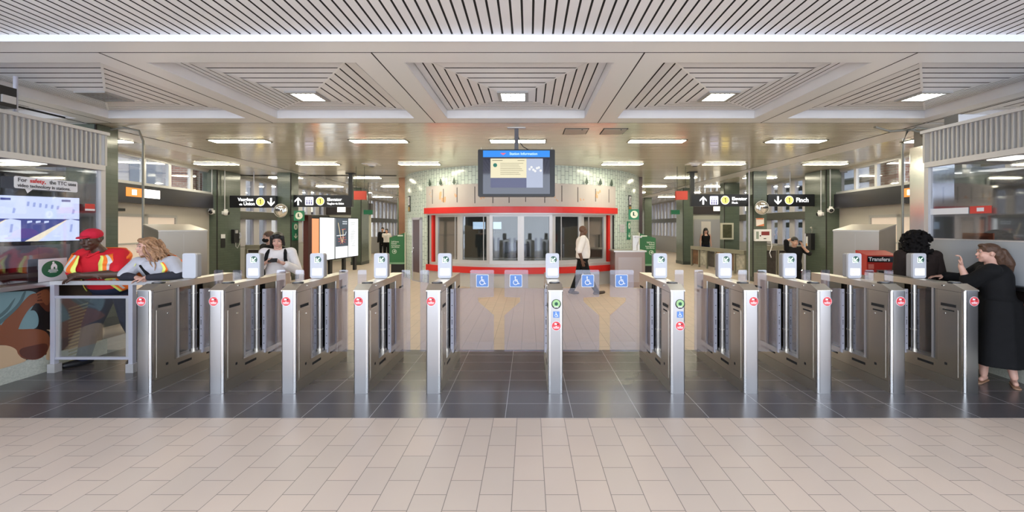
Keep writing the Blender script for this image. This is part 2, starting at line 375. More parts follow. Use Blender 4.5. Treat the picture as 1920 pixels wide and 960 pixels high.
# long fluorescent fixtures
def tube_light(x, y, label):
    t = thing('tube_light', label, 'ceiling light', (x, y, ZC), 0, 'long fluorescent fixtures in the linear ceiling')
    w, d = .58, .15
    g = MB(); g.prism(rr(-w, w, -d, d, .02), 'z', -.012, .004); g.build('frame', mat('dark_light_frame', (.10, .095, .07), .4, .3), t)
    g = MB(); g.prism(rr(-w+.03, w-.03, -d+.03, d-.03, .02), 'z', -.018, -.010); g.build('diffuser', M_LAMP, t)
COLN = {-3: 'outermost toward the TV booth', -2: 'second from the TV-booth side', -1: 'just short of the kiosk middle, TV-booth side', 0: 'straight above the hanging screen', 1: 'just past the kiosk middle, steel-pillar side', 2: 'second from the steel-pillar side', 3: 'outermost toward the steel-clad pillar'}
ROWN = ['nearest row', 'second row', 'third row', 'fourth row', 'fifth row', 'sixth row', 'seventh row']
for r in range(6):
    y = 8.385+3.1*r if r < 2 else 11.5+3.25*(r-1)
    for k in range(-3, 4):
        x = -.226+2.8*k
        if r >= 1 and abs(k) == 0: continue
        if (x+.25)**2+(y-15.96)**2 < 5.1**2: continue
        if k in (2, -2) and abs(x+.4) > 99: continue
        tube_light(x, y, 'long cream ceiling light, %s, %s' % (ROWN[r], COLN[k]))

# walls of the widening hall -------------------------------------------------
M_WALLB = mat('beige_wall_panel', (.50, .465, .42), .5)
M_WALLG = mat('grey_wall_frame', (.42, .41, .40), .5)
M_FROST = mat('glowing_frosted_panel', (.62, .52, .44), .3, emis=(.75, .62, .52), es=.22)  # pane emission stands in for daylight coming through the frosted doors
def entrance_wall(side):
    L = 7.15
    if side < 0: loc = (-8.60, 5.70, 0); rz = math.atan2(.987, -.161); X0 = lambda u: u
    else: loc = (9.42, 12.75, 0); rz = math.atan2(-.987, -.161); X0 = lambda u: L-u
    nm = 'left' if side < 0 else 'right'
    w = bpy.data.objects.new('wall_'+nm, None); COL.objects.link(w); w.location = loc; w.rotation_euler = (0, 0, rz); struct(w)
    def bx(mb, u0, u1, y0, y1, z0, z1, mi=0):
        a, b = sorted((X0(u0), X0(u1))); mb.box(a, b, y0, y1, z0, z1, mi)
    m = MB(); bx(m, 0, L, 0, .15, 2.62, 2.74); bx(m, 0, L, 0, .15, 3.40, 3.46); bx(m, 0, 2.2, 0, .15, 0, 2.3); bx(m, 5.6, L, 0, .15, 0, 2.3)
    bx(m, 2.2, 5.6, 0, .15, 2.02, 2.3)
    m.build('wall_panel', M_WALLB, w)
    m = MB(); bx(m, 0, L, -.10, .0, 2.70, 2.76); m.build('ledge', M_ALU, w)
    for k in range(8):
        u0, u1 = L*k/8, L*(k+1)/8
        fr = MB(); bx(fr, u0, u0+.05, .02, .10, 2.74, 3.40); bx(fr, u1-.05, u1, .02, .10, 2.74, 3.40); bx(fr, u0, u1, .02, .10, 2.74, 2.78); bx(fr, u0, u1, .02, .10, 3.36, 3.40)
        fo = struct(fr.build('window_%d' % (k+1 if side < 0 else k+9), M_ALU)); fo.parent = w
        pn = MB(); bx(pn, u0+.04, u1-.04, .05, .06, 2.76, 3.38); pn.build('pane', M_GLASS, fo)
    # sliding doors
    for k in range(3):
        u0 = 2.2+k*1.133
        fr = MB()
        bx(fr, u0, u0+.07, -.01, .06, .05, 2.02); bx(fr, u0+1.063, u0+1.133, -.01, .06, .05, 2.02); bx(fr, u0, u0+1.133, -.01, .06, 1.95, 2.02); bx(fr, u0, u0+1.133, -.01, .06, 1.30, 1.34); bx(fr, u0, u0+1.133, -.01, .06, .0, .12)
        d = struct(fr.build('door_%d' % (k+1 if side < 0 else k+4), M_WALLG)); d.parent = w
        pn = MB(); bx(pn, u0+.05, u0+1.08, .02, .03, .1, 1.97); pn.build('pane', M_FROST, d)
    # black sign box with two lit pictogram panels
    sg = thing('entrance_sign_box', 'long black overhead sign box with glowing orange panel '+('by the TV booth' if side < 0 else 'by the steel-clad pillar'), 'sign', (0, 0, 0), 0)
    sg.location = loc; sg.rotation_euler = (0, 0, rz)
    m = MB(); bx(m, 1.0, L-.3, -.22, -.005, 2.26, 2.68); m.build('housing', mat('sign_housing', (.012, .010, .016), .3), sg)
    uo, uw = (4.0, 4.5) if side < 0 else (4.0, None)
    m = MB(); bx(m, 3.55, 4.02, -.226, -.219, 2.40, 2.60); m.build('orange_panel', emit('orange_lit_panel', (1., .26, .035), .95), sg)
    m = MB(); bx(m, 3.72, 3.85, -.230, -.225, 2.44, 2.56); m.build('pictogram', emit('white_lit_panel', (1, .93, .85), 2.5), sg)
    if side < 0:
        m = MB(); bx(m, 4.10, 4.6, -.226, -.219, 2.40, 2.60); m.build('white_panel', emit('white_lit_panel', (1, .93, .85), 2.5), sg)
    m = MB(); bx(m, 3.4, 3.75, -.07, -.005, 2.07, 2.13); s = m.build('door_sensor', M_BLACK)
    s.location = loc; s.rotation_euler = (0, 0, rz); tag(s, 'small black motion sensor above the sliding doors near the '+('TV booth' if side < 0 else 'steel-clad pillar'), 'sensor')
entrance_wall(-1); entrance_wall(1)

M_MULL = mat('pale_mullion', (.50, .475, .50), .45)
M_DKBAND = mat('dark_band', (.07, .07, .06), .5)
def window_wall(side):
    xw = -9.95 if side < 0 else 9.6; nm = 'left' if side < 0 else 'right'; o0 = 17 if side < 0 else 45
    s = -1 if side < 0 else 1
    def bx(mb, y0, y1, d0, d1, z0, z1, mi=0):
        a, b = sorted((xw+s*d0, xw+s*d1)); mb.box(a, b, y0, y1, z0, z1, mi)
    w = bpy.data.objects.new('wall_%s' % nm, None); COL.objects.link(w); struct(w)
    m = MB(); bx(m, 12.8, 33.5, 0, .2, 0, 1.02); m.build('wall_panel', M_WALLG, w)
    m = MB(); bx(m, 12.8, 33.5, -.12, .0, 1.98, 2.24); m.build('band', M_DKBAND, w)
    m = MB(); bx(m, 12.8, 33.5, 0, .2, 3.38, 3.45); m.build('head', M_WALLG, w)
    n = 28
    for k in range(n):
        y0 = 12.85+.73*k
        m = MB(); bx(m, y0, y0+.30, 0, .14, 1.0, 3.4); bx(m, y0+.30, y0+.73, .03, .08, 1.0, 1.05); bx(m, y0+.30, y0+.73, .03, .08, 1.96, 2.26); bx(m, y0+.30, y0+.73, .03, .08, 3.34, 3.4)
        fo = struct(m.build('window_%d' % (o0+k), M_MULL)); fo.parent = w
        p = MB(); bx(p, y0+.29, y0+.74, .05, .055, 1.03, 3.36); p.build('pane', M_GLASS, fo)
window_wall(-1); window_wall(1)
m = MB(); m.box(-10.2, 9.9, 33.5, 33.7, 0, 3.45); struct(m.build('wall_back', M_WALLB))
for k in range(12):
    x0 = -9.6+k*1.6; m = MB()
    m.box(x0, x0+.08, 33.4, 33.49, .3, 3.0); m.box(x0+1.3, x0+1.38, 33.4, 33.49, .3, 3.0); m.box(x0, x0+1.38, 33.4, 33.49, .3, .38); m.box(x0, x0+1.38, 33.4, 33.49, 2.92, 3.0)
    fo = struct(m.build('window_%d' % (80+k), M_ALU)); p = MB(); p.box(x0+.06, x0+1.32, 33.44, 33.45, .36, 2.95); p.build('pane', emit('far_daylight_pane', (.75, .72, .62), .9), fo)

# outside: brick piers and a parking deck seen through the clerestory
M_BRICK = brick('red_brick', (.25, .055, .04), (.20, .05, .04), (.3, .27, .25), .2, .07, .008, (1, 1, 0), (0, 0, 1), rough=.8)
for x, y, lb in ((-10.9, 13.4, 'red brick pier outside the clerestory windows above the TV-booth side doors'), (10.15, 11.6, 'red brick pier outside the clerestory windows above the doors by the steel-clad pillar')):
    m = MB(); m.box(x-.3, x+.3, y-.45, y+.45, 0, 4.6); m.box(x-.36, x+.36, y-.5, y+.5, 4.6, 4.7); tag(m.build('brick_pier', M_BRICK), lb, 'pier')
t = thing('sky_screen_facade', 'added pale beige facade with dark windows, hiding bright sky from the TV-booth side windows', 'building', (-15.0, 3, 0))  # added building that blocks the bright sky behind these windows
m = MB(); m.box(-.4, 0, 0, 34, 0, 6.5); m.build('wall', mat('pale_render', (.34, .32, .34), .8), t)
for k in range(14):
    m = MB(); m.box(0, .02, .6+k*2.4, 2.0+k*2.4, 3.4, 4.5); m.build('window', mat('facade_window', (.2, .21, .25), .4), t)
t = thing('parking_deck', 'pale concrete parking deck with dark open levels outside the clerestory', 'building', (15.5, 12, 0))
for k in range(6):
    m = MB(); m.box(0, 3, -8, 22, .9+k*1.05, 1.65+k*1.05); m.build('deck_slab', mat('pale_concrete', (.30, .31, .36), .8), t)
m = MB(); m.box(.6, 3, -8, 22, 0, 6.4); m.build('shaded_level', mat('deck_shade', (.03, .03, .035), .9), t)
m = MB()
for k in range(1): m.box(.05, .35, 2.6, 2.9, 0, 6.4)
m.build('pier', mat('pale_concrete'), t)

# ================================================================= COLUMNS
def column(x0, x1, y0, y1, label, m=M_GREEN, z1=ZC-.007, mould=True):
    t = thing('tiled_column', label, 'column', ((x0+x1)/2, (y0+y1)/2, 0), 0, 'square columns of the hall'); t['kind'] = 'thing'
    a, b = (x1-x0)/2, (y1-y0)/2
    g = MB(); g.prism(rr(-a, a, -b, b, .018), 'z', 0, z1-.002); g.build('shaft', m, t)
    g = MB(); g.box(-a-.01, a+.01, -b-.01, b+.01, 0, .14); g.build('skirting', mat('dark_skirting', (.05, .06, .05), .4), t)
    e = a if x0 < 0 else -a
    g = MB(); g.box(e-.012, e+.012, -b-.004, -b+.020, .14, z1-.01); g.build('corner_bead', M_DARK, t)
    return t
column(-7.77, -7.27, 6.97, 7.37, 'dark green tiled column directly behind the TV booth')
column(-9.94, -9.50, 12.66, 13.7, 'dark green tiled column with two white dome cameras and a payphone, TV-booth side')
column(-8.05, -7.61, 13.28, 13.74, 'dark green tiled column carrying the round mirror on the TV-booth side')
column(-7.92, -7.47, 18.5, 19.4, 'green tiled column behind the lit map panels')
column(-7.92, -7.47, 25.0, 25.6, 'farthest green tiled column on the TV-booth side, small in the distance')
column(9.01, 9.47, 12.6, 13.6, 'dark green tiled column with two white dome cameras, steel-cabinet side')
column(7.00, 7.44, 13.0, 13.42, 'dark green tiled column carrying a round mirror and a white wall box')
column(6.93, 7.38, 18.7, 19.6, 'green tiled column at the far end of the stair railing')
column(6.93, 7.38, 25.0, 25.6, 'farthest green tiled column on the steel-cabinet side, small in the distance')
column(7.75, 8.35, 16.5, 16.9, 'green tiled column behind the stair railing, with the framed poster')
t = thing('steel_clad_column', 'square column clad in reflective stainless steel beside the grey-panelled booth', 'column', (7.20, 7.44, 0)); t['kind'] = 'thing'
g = MB(); g.prism(rr(-.25, .25, -.17, .17, .02), 'z', 0, 3.15); g.build('cladding', brushed('clad_steel', (.72, .70, .68), .16, (1, 1, .6)), t)
g = MB(); g.box(-.2, .2, -.13, .13, 3.15, ZC-.008); g.build('core', mat('raw_concrete', (.25, .24, .22), .8), t)

# ================================================================= BOOTHS AT THE SIDES
M_TERR = mat('terrazzo', (.42, .43, .37), .5, noise=.35, nscale=60)
M_CORR = mat('corrugated_metal', (.44, .43, .42), .38, .45)
def booth(side):
    xw = -5.76 if side < 0 else 5.45; s = -1 if side < 0 else 1; yn, yf = 1.6, 5.66 if side < 0 else 5.74
    zb, zt = (2.55, 2.97) if side < 0 else (2.60, 3.01)
    nm = 'TV booth' if side < 0 else 'booth with the grey screen panel'
    def bx(mb, d0, d1, y0, y1, z0, z1, mi=0):
        a, b = sorted((xw+s*d0, xw+s*d1)); mb.box(a, b, y0, y1, z0, z1, mi)
    t = thing('collector_booth', ('glazed attendant booth with a large TV inside and a dark poster on its base' if side < 0 else 'glazed attendant booth with a grey screen panel, beside the woman in black'), 'booth', (0, 0, 0))
    # corrugated fascia
    g = MB(); p = .056; n = int((yf-yn)/p); pts = []
    for k in range(n):
        y = yn+k*p
        for f_, d in ((0, 0), (.3, 0), (.45, .022), (.85, .022)): pts.append((y+f_*p, d))
    pts.append((yf, 0))
    for (ya, da), (yb, db) in zip(pts[:-1], pts[1:]):
        g.quad((xw+s*da, ya, zb), (xw+s*db, yb, zb), (xw+s*db, yb, zt), (xw+s*da, ya, zt))
        # return around the booth's far end
    g.box(*sorted((xw+s*.03, xw+s*.06)), yn, yf, zb, zt)
    g.box(*sorted((xw, xw+s*2.2)), yf-.01, yf+.02, zb, zt)
    g.build('corrugated_fascia', M_CORR, t)
    g = MB(); bx(g, -.03, .05, yn, yf+.03, zt-.005, zt+.035); bx(g, -.03, .05, yn, yf-.03, zb-.07, zb-.0); g.build('fascia_trim', M_ALU, t)
    g = MB(); bx(g, .06, 2.3, yn, yf-.02, zb-.02, zb+.03); g.build('booth_ceiling', mat('booth_ceiling', (.30, .30, .33), .6), t)
    for k, (dx, yy) in enumerate(((.55, 5.15), (.9, 4.55), (1.6, 5.2), (.7, 3.6))):
        l = MB(); bx(l, dx-.16, dx+.16, yy-.16, yy+.16, zb-.035, zb-.02); l.build('ceiling_panel_light', emit('booth_light', (1, .95, .8), 4.), t)
    # plinth, base wall, ledge
    g = MB(); bx(g, -.02, .12, yn, yf, 0, .2); g.build('plinth', M_TERR, t)
    g = MB(); bx(g, .02, .10, yn, yf-.02, .2, 1.02); g.build('base_wall', mat('booth_base', (.02, .02, .022), .5), t)
    g = MB(); bx(g, -.10, .42, yn, yf, 1.02, 1.07); g.build('ledge', M_STEEL_L, t)
    # glazing with posts
    g = MB(); bx(g, .035, .045, yn, yf-.04, 1.07, zb-.07); g.build('glazing', M_BOOTHG, t)
    g = MB(); bx(g, .05, 2.2, yf-.03, yf-.02, 1.07, zb-.07); g.build('glazing', M_BOOTHG, t)
    g = MB(); bx(g, .0, .06, yf-.06, yf, 1.07, zb-.02); g.build('corner_post', M_ALU, t)
    g = MB(); bx(g, 2.14, 2.2, yf-.06, yf, 0, zb-.02); g.build('corner_post', M_ALU, t)
    g = MB(); bx(g, 2.2, 2.28, yn, yf, 0, zb); g.build('rear_wall', mat('booth_rear', (.20, .20, .21), .7), t)
    return t
LB = booth(-1); RB = booth(1)
for s_, yy, nm in ((-1, 4.78, 'above the booth with the TV'),):
    g = MB(); g.cyl((-5.9, 4.78, 2.98), (-5.9, 4.78, 3.449), .02); tag(g.build('hanger_rod', M_LILAC), 'thin grey hanger rod between booth roof and ceiling', 'rod')
# things on the booth roofs
t = thing('roof_speaker', 'small black box unit at the edge of the TV booth roof', 'speaker', (-5.62, 4.42, 3.02))
g = MB(); g.box(-.42, -.02, .0, .16, -.0, .22); g.build('housing', M_BLACK, t); g = MB(); g.box(-.02, -.0, .02, .14, .04, .12); g.build('grille', M_ALU, t)
t = thing('roof_vent_box', 'flat grey metal box on the roof of the booth with the grey screen panel', 'box', (5.62, 5.45, 3.047))
g = MB(); g.box(0, .5, 0, .18, 0, .15); g.build('housing', mat('dull_box', (.12, .11, .10), .5), t); g = MB(); g.box(.0, .5, -.008, 0, .005, .145); g.build('front_plate', M_ALU, t)

# poster on the booth base (flat print, coordinates on the wall plane)
def wl(px, py, xw=-5.755):
    Y = xw*780/(px-992); return (Y, Z(py, Y))
def chaikin(p, n=2):
    for _ in range(n):
        q = []
        for i in range(len(p)):
            a, b = p[i], p[(i+1) % len(p)]; q += [(a[0]*.75+b[0]*.25, a[1]*.75+b[1]*.25), (a[0]*.25+b[0]*.75, a[1]*.25+b[1]*.75)]
        p = q
    return p
def poly_on(mb, pts, xw, dx, mi): mb.prism([wl(px, py, xw) for px, py in (chaikin(pts) if len(pts) > 4 else pts)], 'x', xw+dx, xw+dx+.0012*(1 if xw < 0 else -1), mi)
po = thing('wall_poster', 'dark poster of a resting figure in teal shirt on the TV booth base', 'poster', (0, 0, 0))
P_MATS = [mat('poster_black', (.012, .008, .008), .35), mat('poster_teal', (.16, .26, .28), .4), mat('poster_brown', (.20, .062, .026), .4), mat('poster_brown_dark', (.085, .022, .012), .4), mat('poster_cream', (.52, .36, .22), .4), mat('poster_olive', (.26, .22, .10), .4), mat('poster_teal_dark', (.07, .12, .13), .4)]
g = MB(); g.prism([(4.0, .205), (5.6, .205), (5.6, 1.015), (4.0, 1.015)], 'x', -5.741, -5.739, 0); g.build('backing', P_MATS, po)
XW = -5.738
g = MB()
poly_on(g, [(-60, 552), (40, 546), (60, 545), (72, 552), (62, 575), (45, 600), (10, 612), (-60, 640)], XW, .0005, 1)
poly_on(g, [(30, 612), (50, 585), (66, 580), (74, 600), (68, 618), (34, 620)], XW, .0006, 1)
poly_on(g, [(44, 546), (50, 546), (38, 575), (0, 610), (-40, 628), (-40, 622), (0, 600), (34, 570)], XW, .0012, 6)
poly_on(g, [(26, 560), (30, 558), (12, 590), (-30, 612), (-30, 608), (8, 584)], XW, .0012, 6)
g.build('printed_shirt', P_MATS, po)
g = MB()
poly_on(g, [(72, 544), (96, 540), (99, 560), (97, 582), (88, 586), (78, 576), (70, 566)], XW, .0024, 3)
poly_on(g, [(76, 545), (90, 542), (95, 556), (90, 574), (82, 570), (76, 558)], XW, .0030, 2)
for p_, q_ in (((66, 552), (82, 544)), ((67, 557), (86, 549)), ((67, 562), (88, 555)), ((64, 567), (80, 566))):
    poly_on(g, [(p_[0], p_[1]-2.2), (q_[0], q_[1]-1.6), (q_[0]+2, q_[1]), (q_[0], q_[1]+1.6), (p_[0], p_[1]+2.2)], XW, .0042, 2)
poly_on(g, [(56, 552), (68, 549), (71, 560), (66, 570), (54, 578), (40, 600), (30, 626), (14, 634), (-4, 624), (4, 604), (30, 582), (44, 564)], XW, .0036, 2)
poly_on(g, [(-60, 640), (-10, 606), (10, 612), (30, 618), (70, 616), (88, 622), (95, 638), (92, 656), (78, 672), (58, 676), (34, 668), (30, 652), (0, 645), (-60, 650)], XW, .0018, 2)
poly_on(g, [(34, 654), (60, 648), (88, 642), (90, 656), (78, 671), (58, 675), (38, 668)], XW, .003, 3)
g.build('printed_figure', P_MATS, po)
g = MB()
poly_on(g, [(-60, 660), (0, 645), (30, 652), (36, 670), (56, 676), (0, 692), (-60, 708)], XW, .0012, 4)
poly_on(g, [(82, 674), (96, 640), (95, 622), (84, 618), (96, 618), (108, 632), (108, 668), (96, 676)], XW, .0042, 4)
g.build('printed_cloth', P_MATS, po)
g = MB()
for k in range(17):
    y0 = 570+6.2*k; poly_on(g, [(128+max(0, 160-y0*.27)*0, y0+8), (165-k*.4, y0-3), (165-k*.4, y0-.3), (128, y0+10.7)], XW, .0012, 5)
g.build('printed_stripes', P_MATS, po)
# TV booth: screen, stickers, counter
tv = thing('booth_television', 'large wide television showing blue-white camera views inside the glazed booth', 'television', (-5.86, 5.44, 1.53), math.atan2(.56, .37))
LT = 1.0
g = MB(); g.box(-LT, 0, -.0, .05, 0, .58); g.build('bezel', M_BLACKG, tv)
ES = 1.5
TM = [emit('tv_white', (.72, .78, 1.), ES), emit('tv_blue', (.06, .07, .26), ES), emit('tv_cream', (1., .86, .62), ES), emit('tv_grey', (.38, .44, .75), ES)]
g = MB()
def tq(u0, v0, u1, v1, mi, y=-.002): g.box(-LT+.015+u0*(LT-.03), -LT+.015+u1*(LT-.03), y, .0, .015+v0*.55, .015+v1*.55, mi)
def tp(pts, mi, y=-.003): g.prism([(-LT+.015+u*(LT-.03), .015+v*.55) for u, v in pts], 'y', y, y+.001, mi)
for q in range(2):
    o = q*.5; tq(o, .5, o+.5, 1, 0); tq(o, 0, o+.5, .5, 1)
    tp([(o+.03, 0), (o+.14, 0), (o+.40, .48), (o+.38, .48)], 2); tp([(o+.14, 0), (o+.5, 0), (o+.5, .46), (o+.42, .5), (o+.39, .48)], 0, -.0035)
    for k in range(6): tp([(o+.05+k*.05, .88-.015*k), (o+.07+k*.05, .88-.015*k), (o+.065+k*.05, .78-.012*k), (o+.045+k*.05, .78-.012*k)], 3, -.004)
    for k in range(3): tp([(o+.05+k*.07, .40), (o+.09+k*.07, .42), (o+.09+k*.07, .46), (o+.05+k*.07, .45)], 0, -.004)
    tp([(o+.34, .90), (o+.42, .90), (o+.42, .95), (o+.34, .95)], 1, -.004); tp([(o+.43, .62), (o+.45, .62), (o+.46, .72), (o+.44, .74)], 3, -.004); tp([(o+.41, .20), (o+.43, .20), (o+.44, .38), (o+.42, .38)], 3, -.005)
g.build('screen', TM, tv)
g = MB(); g.box(-.62, -.42, .03, .08, -.46, .06); g.build('stand', M_BLACK, tv)
st = thing('speech_bubble_sticker', 'white speech-bubble sticker about video technology on the booth glass', 'sticker', (0, 0, 0))
g = MB(); g.prism(rr(4.62, 5.27, 2.155, 2.29, .02)+[], 'x', -5.722, -5.720)
g.prism([(4.72, 2.16), (4.80, 2.16), (4.745, 2.105)], 'x', -5.722, -5.720); g.build('bubble', mat('sticker_white', (.75, .76, .80), .5), st)
DK = mat('ink_grey', (.06, .06, .07), .5)
text('For', .062, DK, st, (-5.717, 4.65, 2.25), (PI/2, 0, PI/2), bold=.001); text('safety,', .062, mat('ink_red', (.6, .02, .02), .5), st, (-5.717, 4.765, 2.25), (PI/2, 0, PI/2), bold=.0015)
text('the TTC uses', .062, DK, st, (-5.717, 4.96, 2.25), (PI/2, 0, PI/2), bold=.001, xs=.85)
text('video technology in stations.', .054, DK, st, (-5.717, 4.65, 2.188), (PI/2, 0, PI/2), bold=.001, xs=.86)
g = MB(); g.prism([(5.36, 1.93), (5.48, 1.93), (5.48, 2.02), (5.36, 2.02)], 'x', -5.722, -5.720, 0); g.prism([(5.36, 1.93), (5.48, 1.93), (5.48, 1.955), (5.36, 1.955)], 'x', -5.720, -5.719, 1)
tag(g.build('notice_sticker', [mat('sticker_red', (.6, .05, .04), .5), mat('sticker_white')]), 'small red and white sticker on the booth glass beside the television', 'sticker')
ct = thing('booth_counter_unit', 'pale grey counter screen with dark red shelf inside the TV booth', 'counter', (0, 0, 0))
g = MB(); g.box(-5.95, -5.90, 3.4, 5.0, 1.25, 1.5); g.box(-5.95, -5.90, 5.03, 5.35, 1.2, 1.5); g.build('screen_panel', mat('pale_grey_panel', (.55, .54, .56), .5), ct)
g = MB(); g.box(-6.02, -5.97, 3.4, 5.5, 1.0711, 1.25); g.build('shelf_back', mat('dark_red_shelf', (.20, .03, .025), .5), ct)
g = MB(); g.box(-5.97, -5.93, 3.4, 5.2, 1.12, 1.17); g.build('shelf_rail', mat('shelf_tan', (.38, .20, .14), .5), ct)
cs = thing('green_oval_sign', 'white card with a dark green oval emblem on the TV booth ledge', 'sign', (0, 0, 0))
g = MB(); g.prism([(4.86, 1.072), (5.16, 1.072), (5.16, 1.34), (4.86, 1.34)], 'x', -5.735, -5.731); g.build('card', mat('card_white', (.62, .60, .64), .5), cs)
g = MB(); g.prism([(5.005+.115*math.cos(2*PI*k/32), 1.215+.10*math.sin(2*PI*k/32)) for k in range(32)], 'x', -5.731, -5.729); g.build('oval', mat('oval_green', (.02, .12, .06), .4), cs)
g = MB(); WS = [(4.985, 1.25), (5.0, 1.28), (5.03, 1.28), (5.05, 1.25), (5.05, 1.215), (5.03, 1.215), (5.03, 1.24), (5.012, 1.24), (5.012, 1.215), (4.985, 1.215)]
g.prism(WS, 'x', -5.729, -5.728); g.prism([(4.96, 1.2), (5.055, 1.2), (5.055, 1.208), (4.96, 1.208)], 'x', -5.729, -5.728); g.prism([(4.955, 1.186), (5.06, 1.186), (5.06, 1.193), (4.955, 1.193)], 'x', -5.729, -5.728); g.prism([(4.97, 1.172), (5.045, 1.172), (5.045, 1.178), (4.97, 1.178)], 'x', -5.729, -5.728); g.prism(circ(5.01, 1.292, .012, 10), 'x', -5.729, -5.728)
g.build('emblem', mat('sticker_white'), cs)
# right booth: grey screen, stickers, orange notice, poster
sp = thing('counter_screen_panel', 'plain grey privacy screen panel on the booth ledge beside the woman in black', 'panel', (0, 0, 0))
g = MB(); g.box(5.36, 5.385, 3.6, 5.70, 1.0711, 1.56); g.build('panel', mat('screen_grey', (.36, .38, .40), .5), sp); g = MB(); g.box(5.355, 5.39, 3.6, 5.71, 1.555, 1.57); g.build('edge_strip', M_ALU, sp)
g = MB(); g.box(5.26, 5.36, 3.6, 5.7, 1.0711, 1.079); tag(g.build('counter_mat', M_BLACK), 'thin black mat on the ledge below the grey privacy screen', 'mat')
on = thing('orange_notice', 'rust orange notice board standing above the grey screen panel', 'sign', (0, 0, 0))
g = MB(); g.box(5.50, 5.515, 4.93, 5.28, 1.071, 1.645); g.build('board', mat('rust_orange', (.42, .12, .05), .5), on)
g = MB()
for k in range(3): g.box(5.4985, 5.4995, 4.98, 5.23-.03*(k % 2), 1.595-.018*k, 1.601-.018*k)
g.build('printed_lines', mat('print_dark', (.12, .03, .02), .6), on)
g = MB(); 
g.box(5.478, 5.482, 5.19, 5.68, 1.885, 1.965, 0); tag(g.build('notice_sticker', [mat('sticker_white'), ]), 'long white strip sticker on the glass of the booth with the grey screen panel', 'sticker')
o = COL.objects[-1] if False else None
g = MB(); g.box(5.478, 5.482, 4.93, 5.17, 1.885, 1.975, 0); g.box(5.4765, 5.478, 5.01, 5.09, 1.91, 1.955, 1); tag(g.build('notice_sticker', [mat('sticker_red'), mat('sticker_white')]), 'red sticker with a white centre on the glass above the grey screen panel', 'sticker')
rp = thing('wall_poster', 'dark poster with red and orange lettering lines behind the woman in black', 'poster', (0, 0, 0))
g = MB(); g.prism([(3.6, .205), (5.6, .205), (5.6, 1.015), (3.6, 1.015)], 'x', 5.436, 5.433); g.build('backing', mat('poster_black'), rp)
g = MB()
for k in range(9): g.box(5.431, 5.433, 4.45, 4.63-.01*(k % 3), .86-.055*k, .875-.055*k)
g.build('printed_lines', mat('print_red', (.30, .05, .03), .5), rp)
g = MB(); g.prism(circ(4.66, .33, .09, 20), 'x', 5.433, 5.431); g.build('printed_disc', mat('print_rust', (.25, .05, .02), .5), rp)

# conduits
def conduit(pts, label, r=.018, m=None):
    g = MB(); g.tube(pts, r, 8); return tag(g.build('conduit', m or mat('pipe_grey', (.30, .29, .25), .4, .4), smooth=60), label, 'pipe')
conduit([(-7.24, 7.2, 3.40), (-7.0, 7.2, 3.435), (-6.75, 7.2, 3.38), (-6.68, 7.2, 3.2), (-6.68, 7.2, 1.52)], 'thin bent conduit hanging from the ceiling beside the column behind the TV booth')
g = MB(); g.box(-6.72, -6.64, 7.16, 7.24, 1.36, 1.52); tag(g.build('pull_box', M_BLACK), 'small black pull box at the end of the conduit above the orange-vested woman', 'electrical box')
conduit([(7.0, 7.22, 3.40), (6.7, 7.2, 3.43), (6.5, 7.15, 3.36), (6.42, 7.15, 3.15), (6.42, 7.15, 1.45)], 'thin bent conduit dropping from the ceiling beside the steel-clad column')
g = MB(); g.box(6.38, 6.46, 7.11, 7.19, 1.28, 1.45); tag(g.build('pull_box', M_BLACK), 'small black pull box at the lower end of the conduit above the steel cabinet', 'electrical box')
conduit([(5.9, 7.1, 3.42), (6.2, 7.15, 3.36), (6.6, 7.2, 3.40), (6.85, 7.3, 3.38), (7.0, 7.36, 3.30), (7.1, 7.40, 3.16)], 'curved conduit running into the head of the steel-clad column', .022)

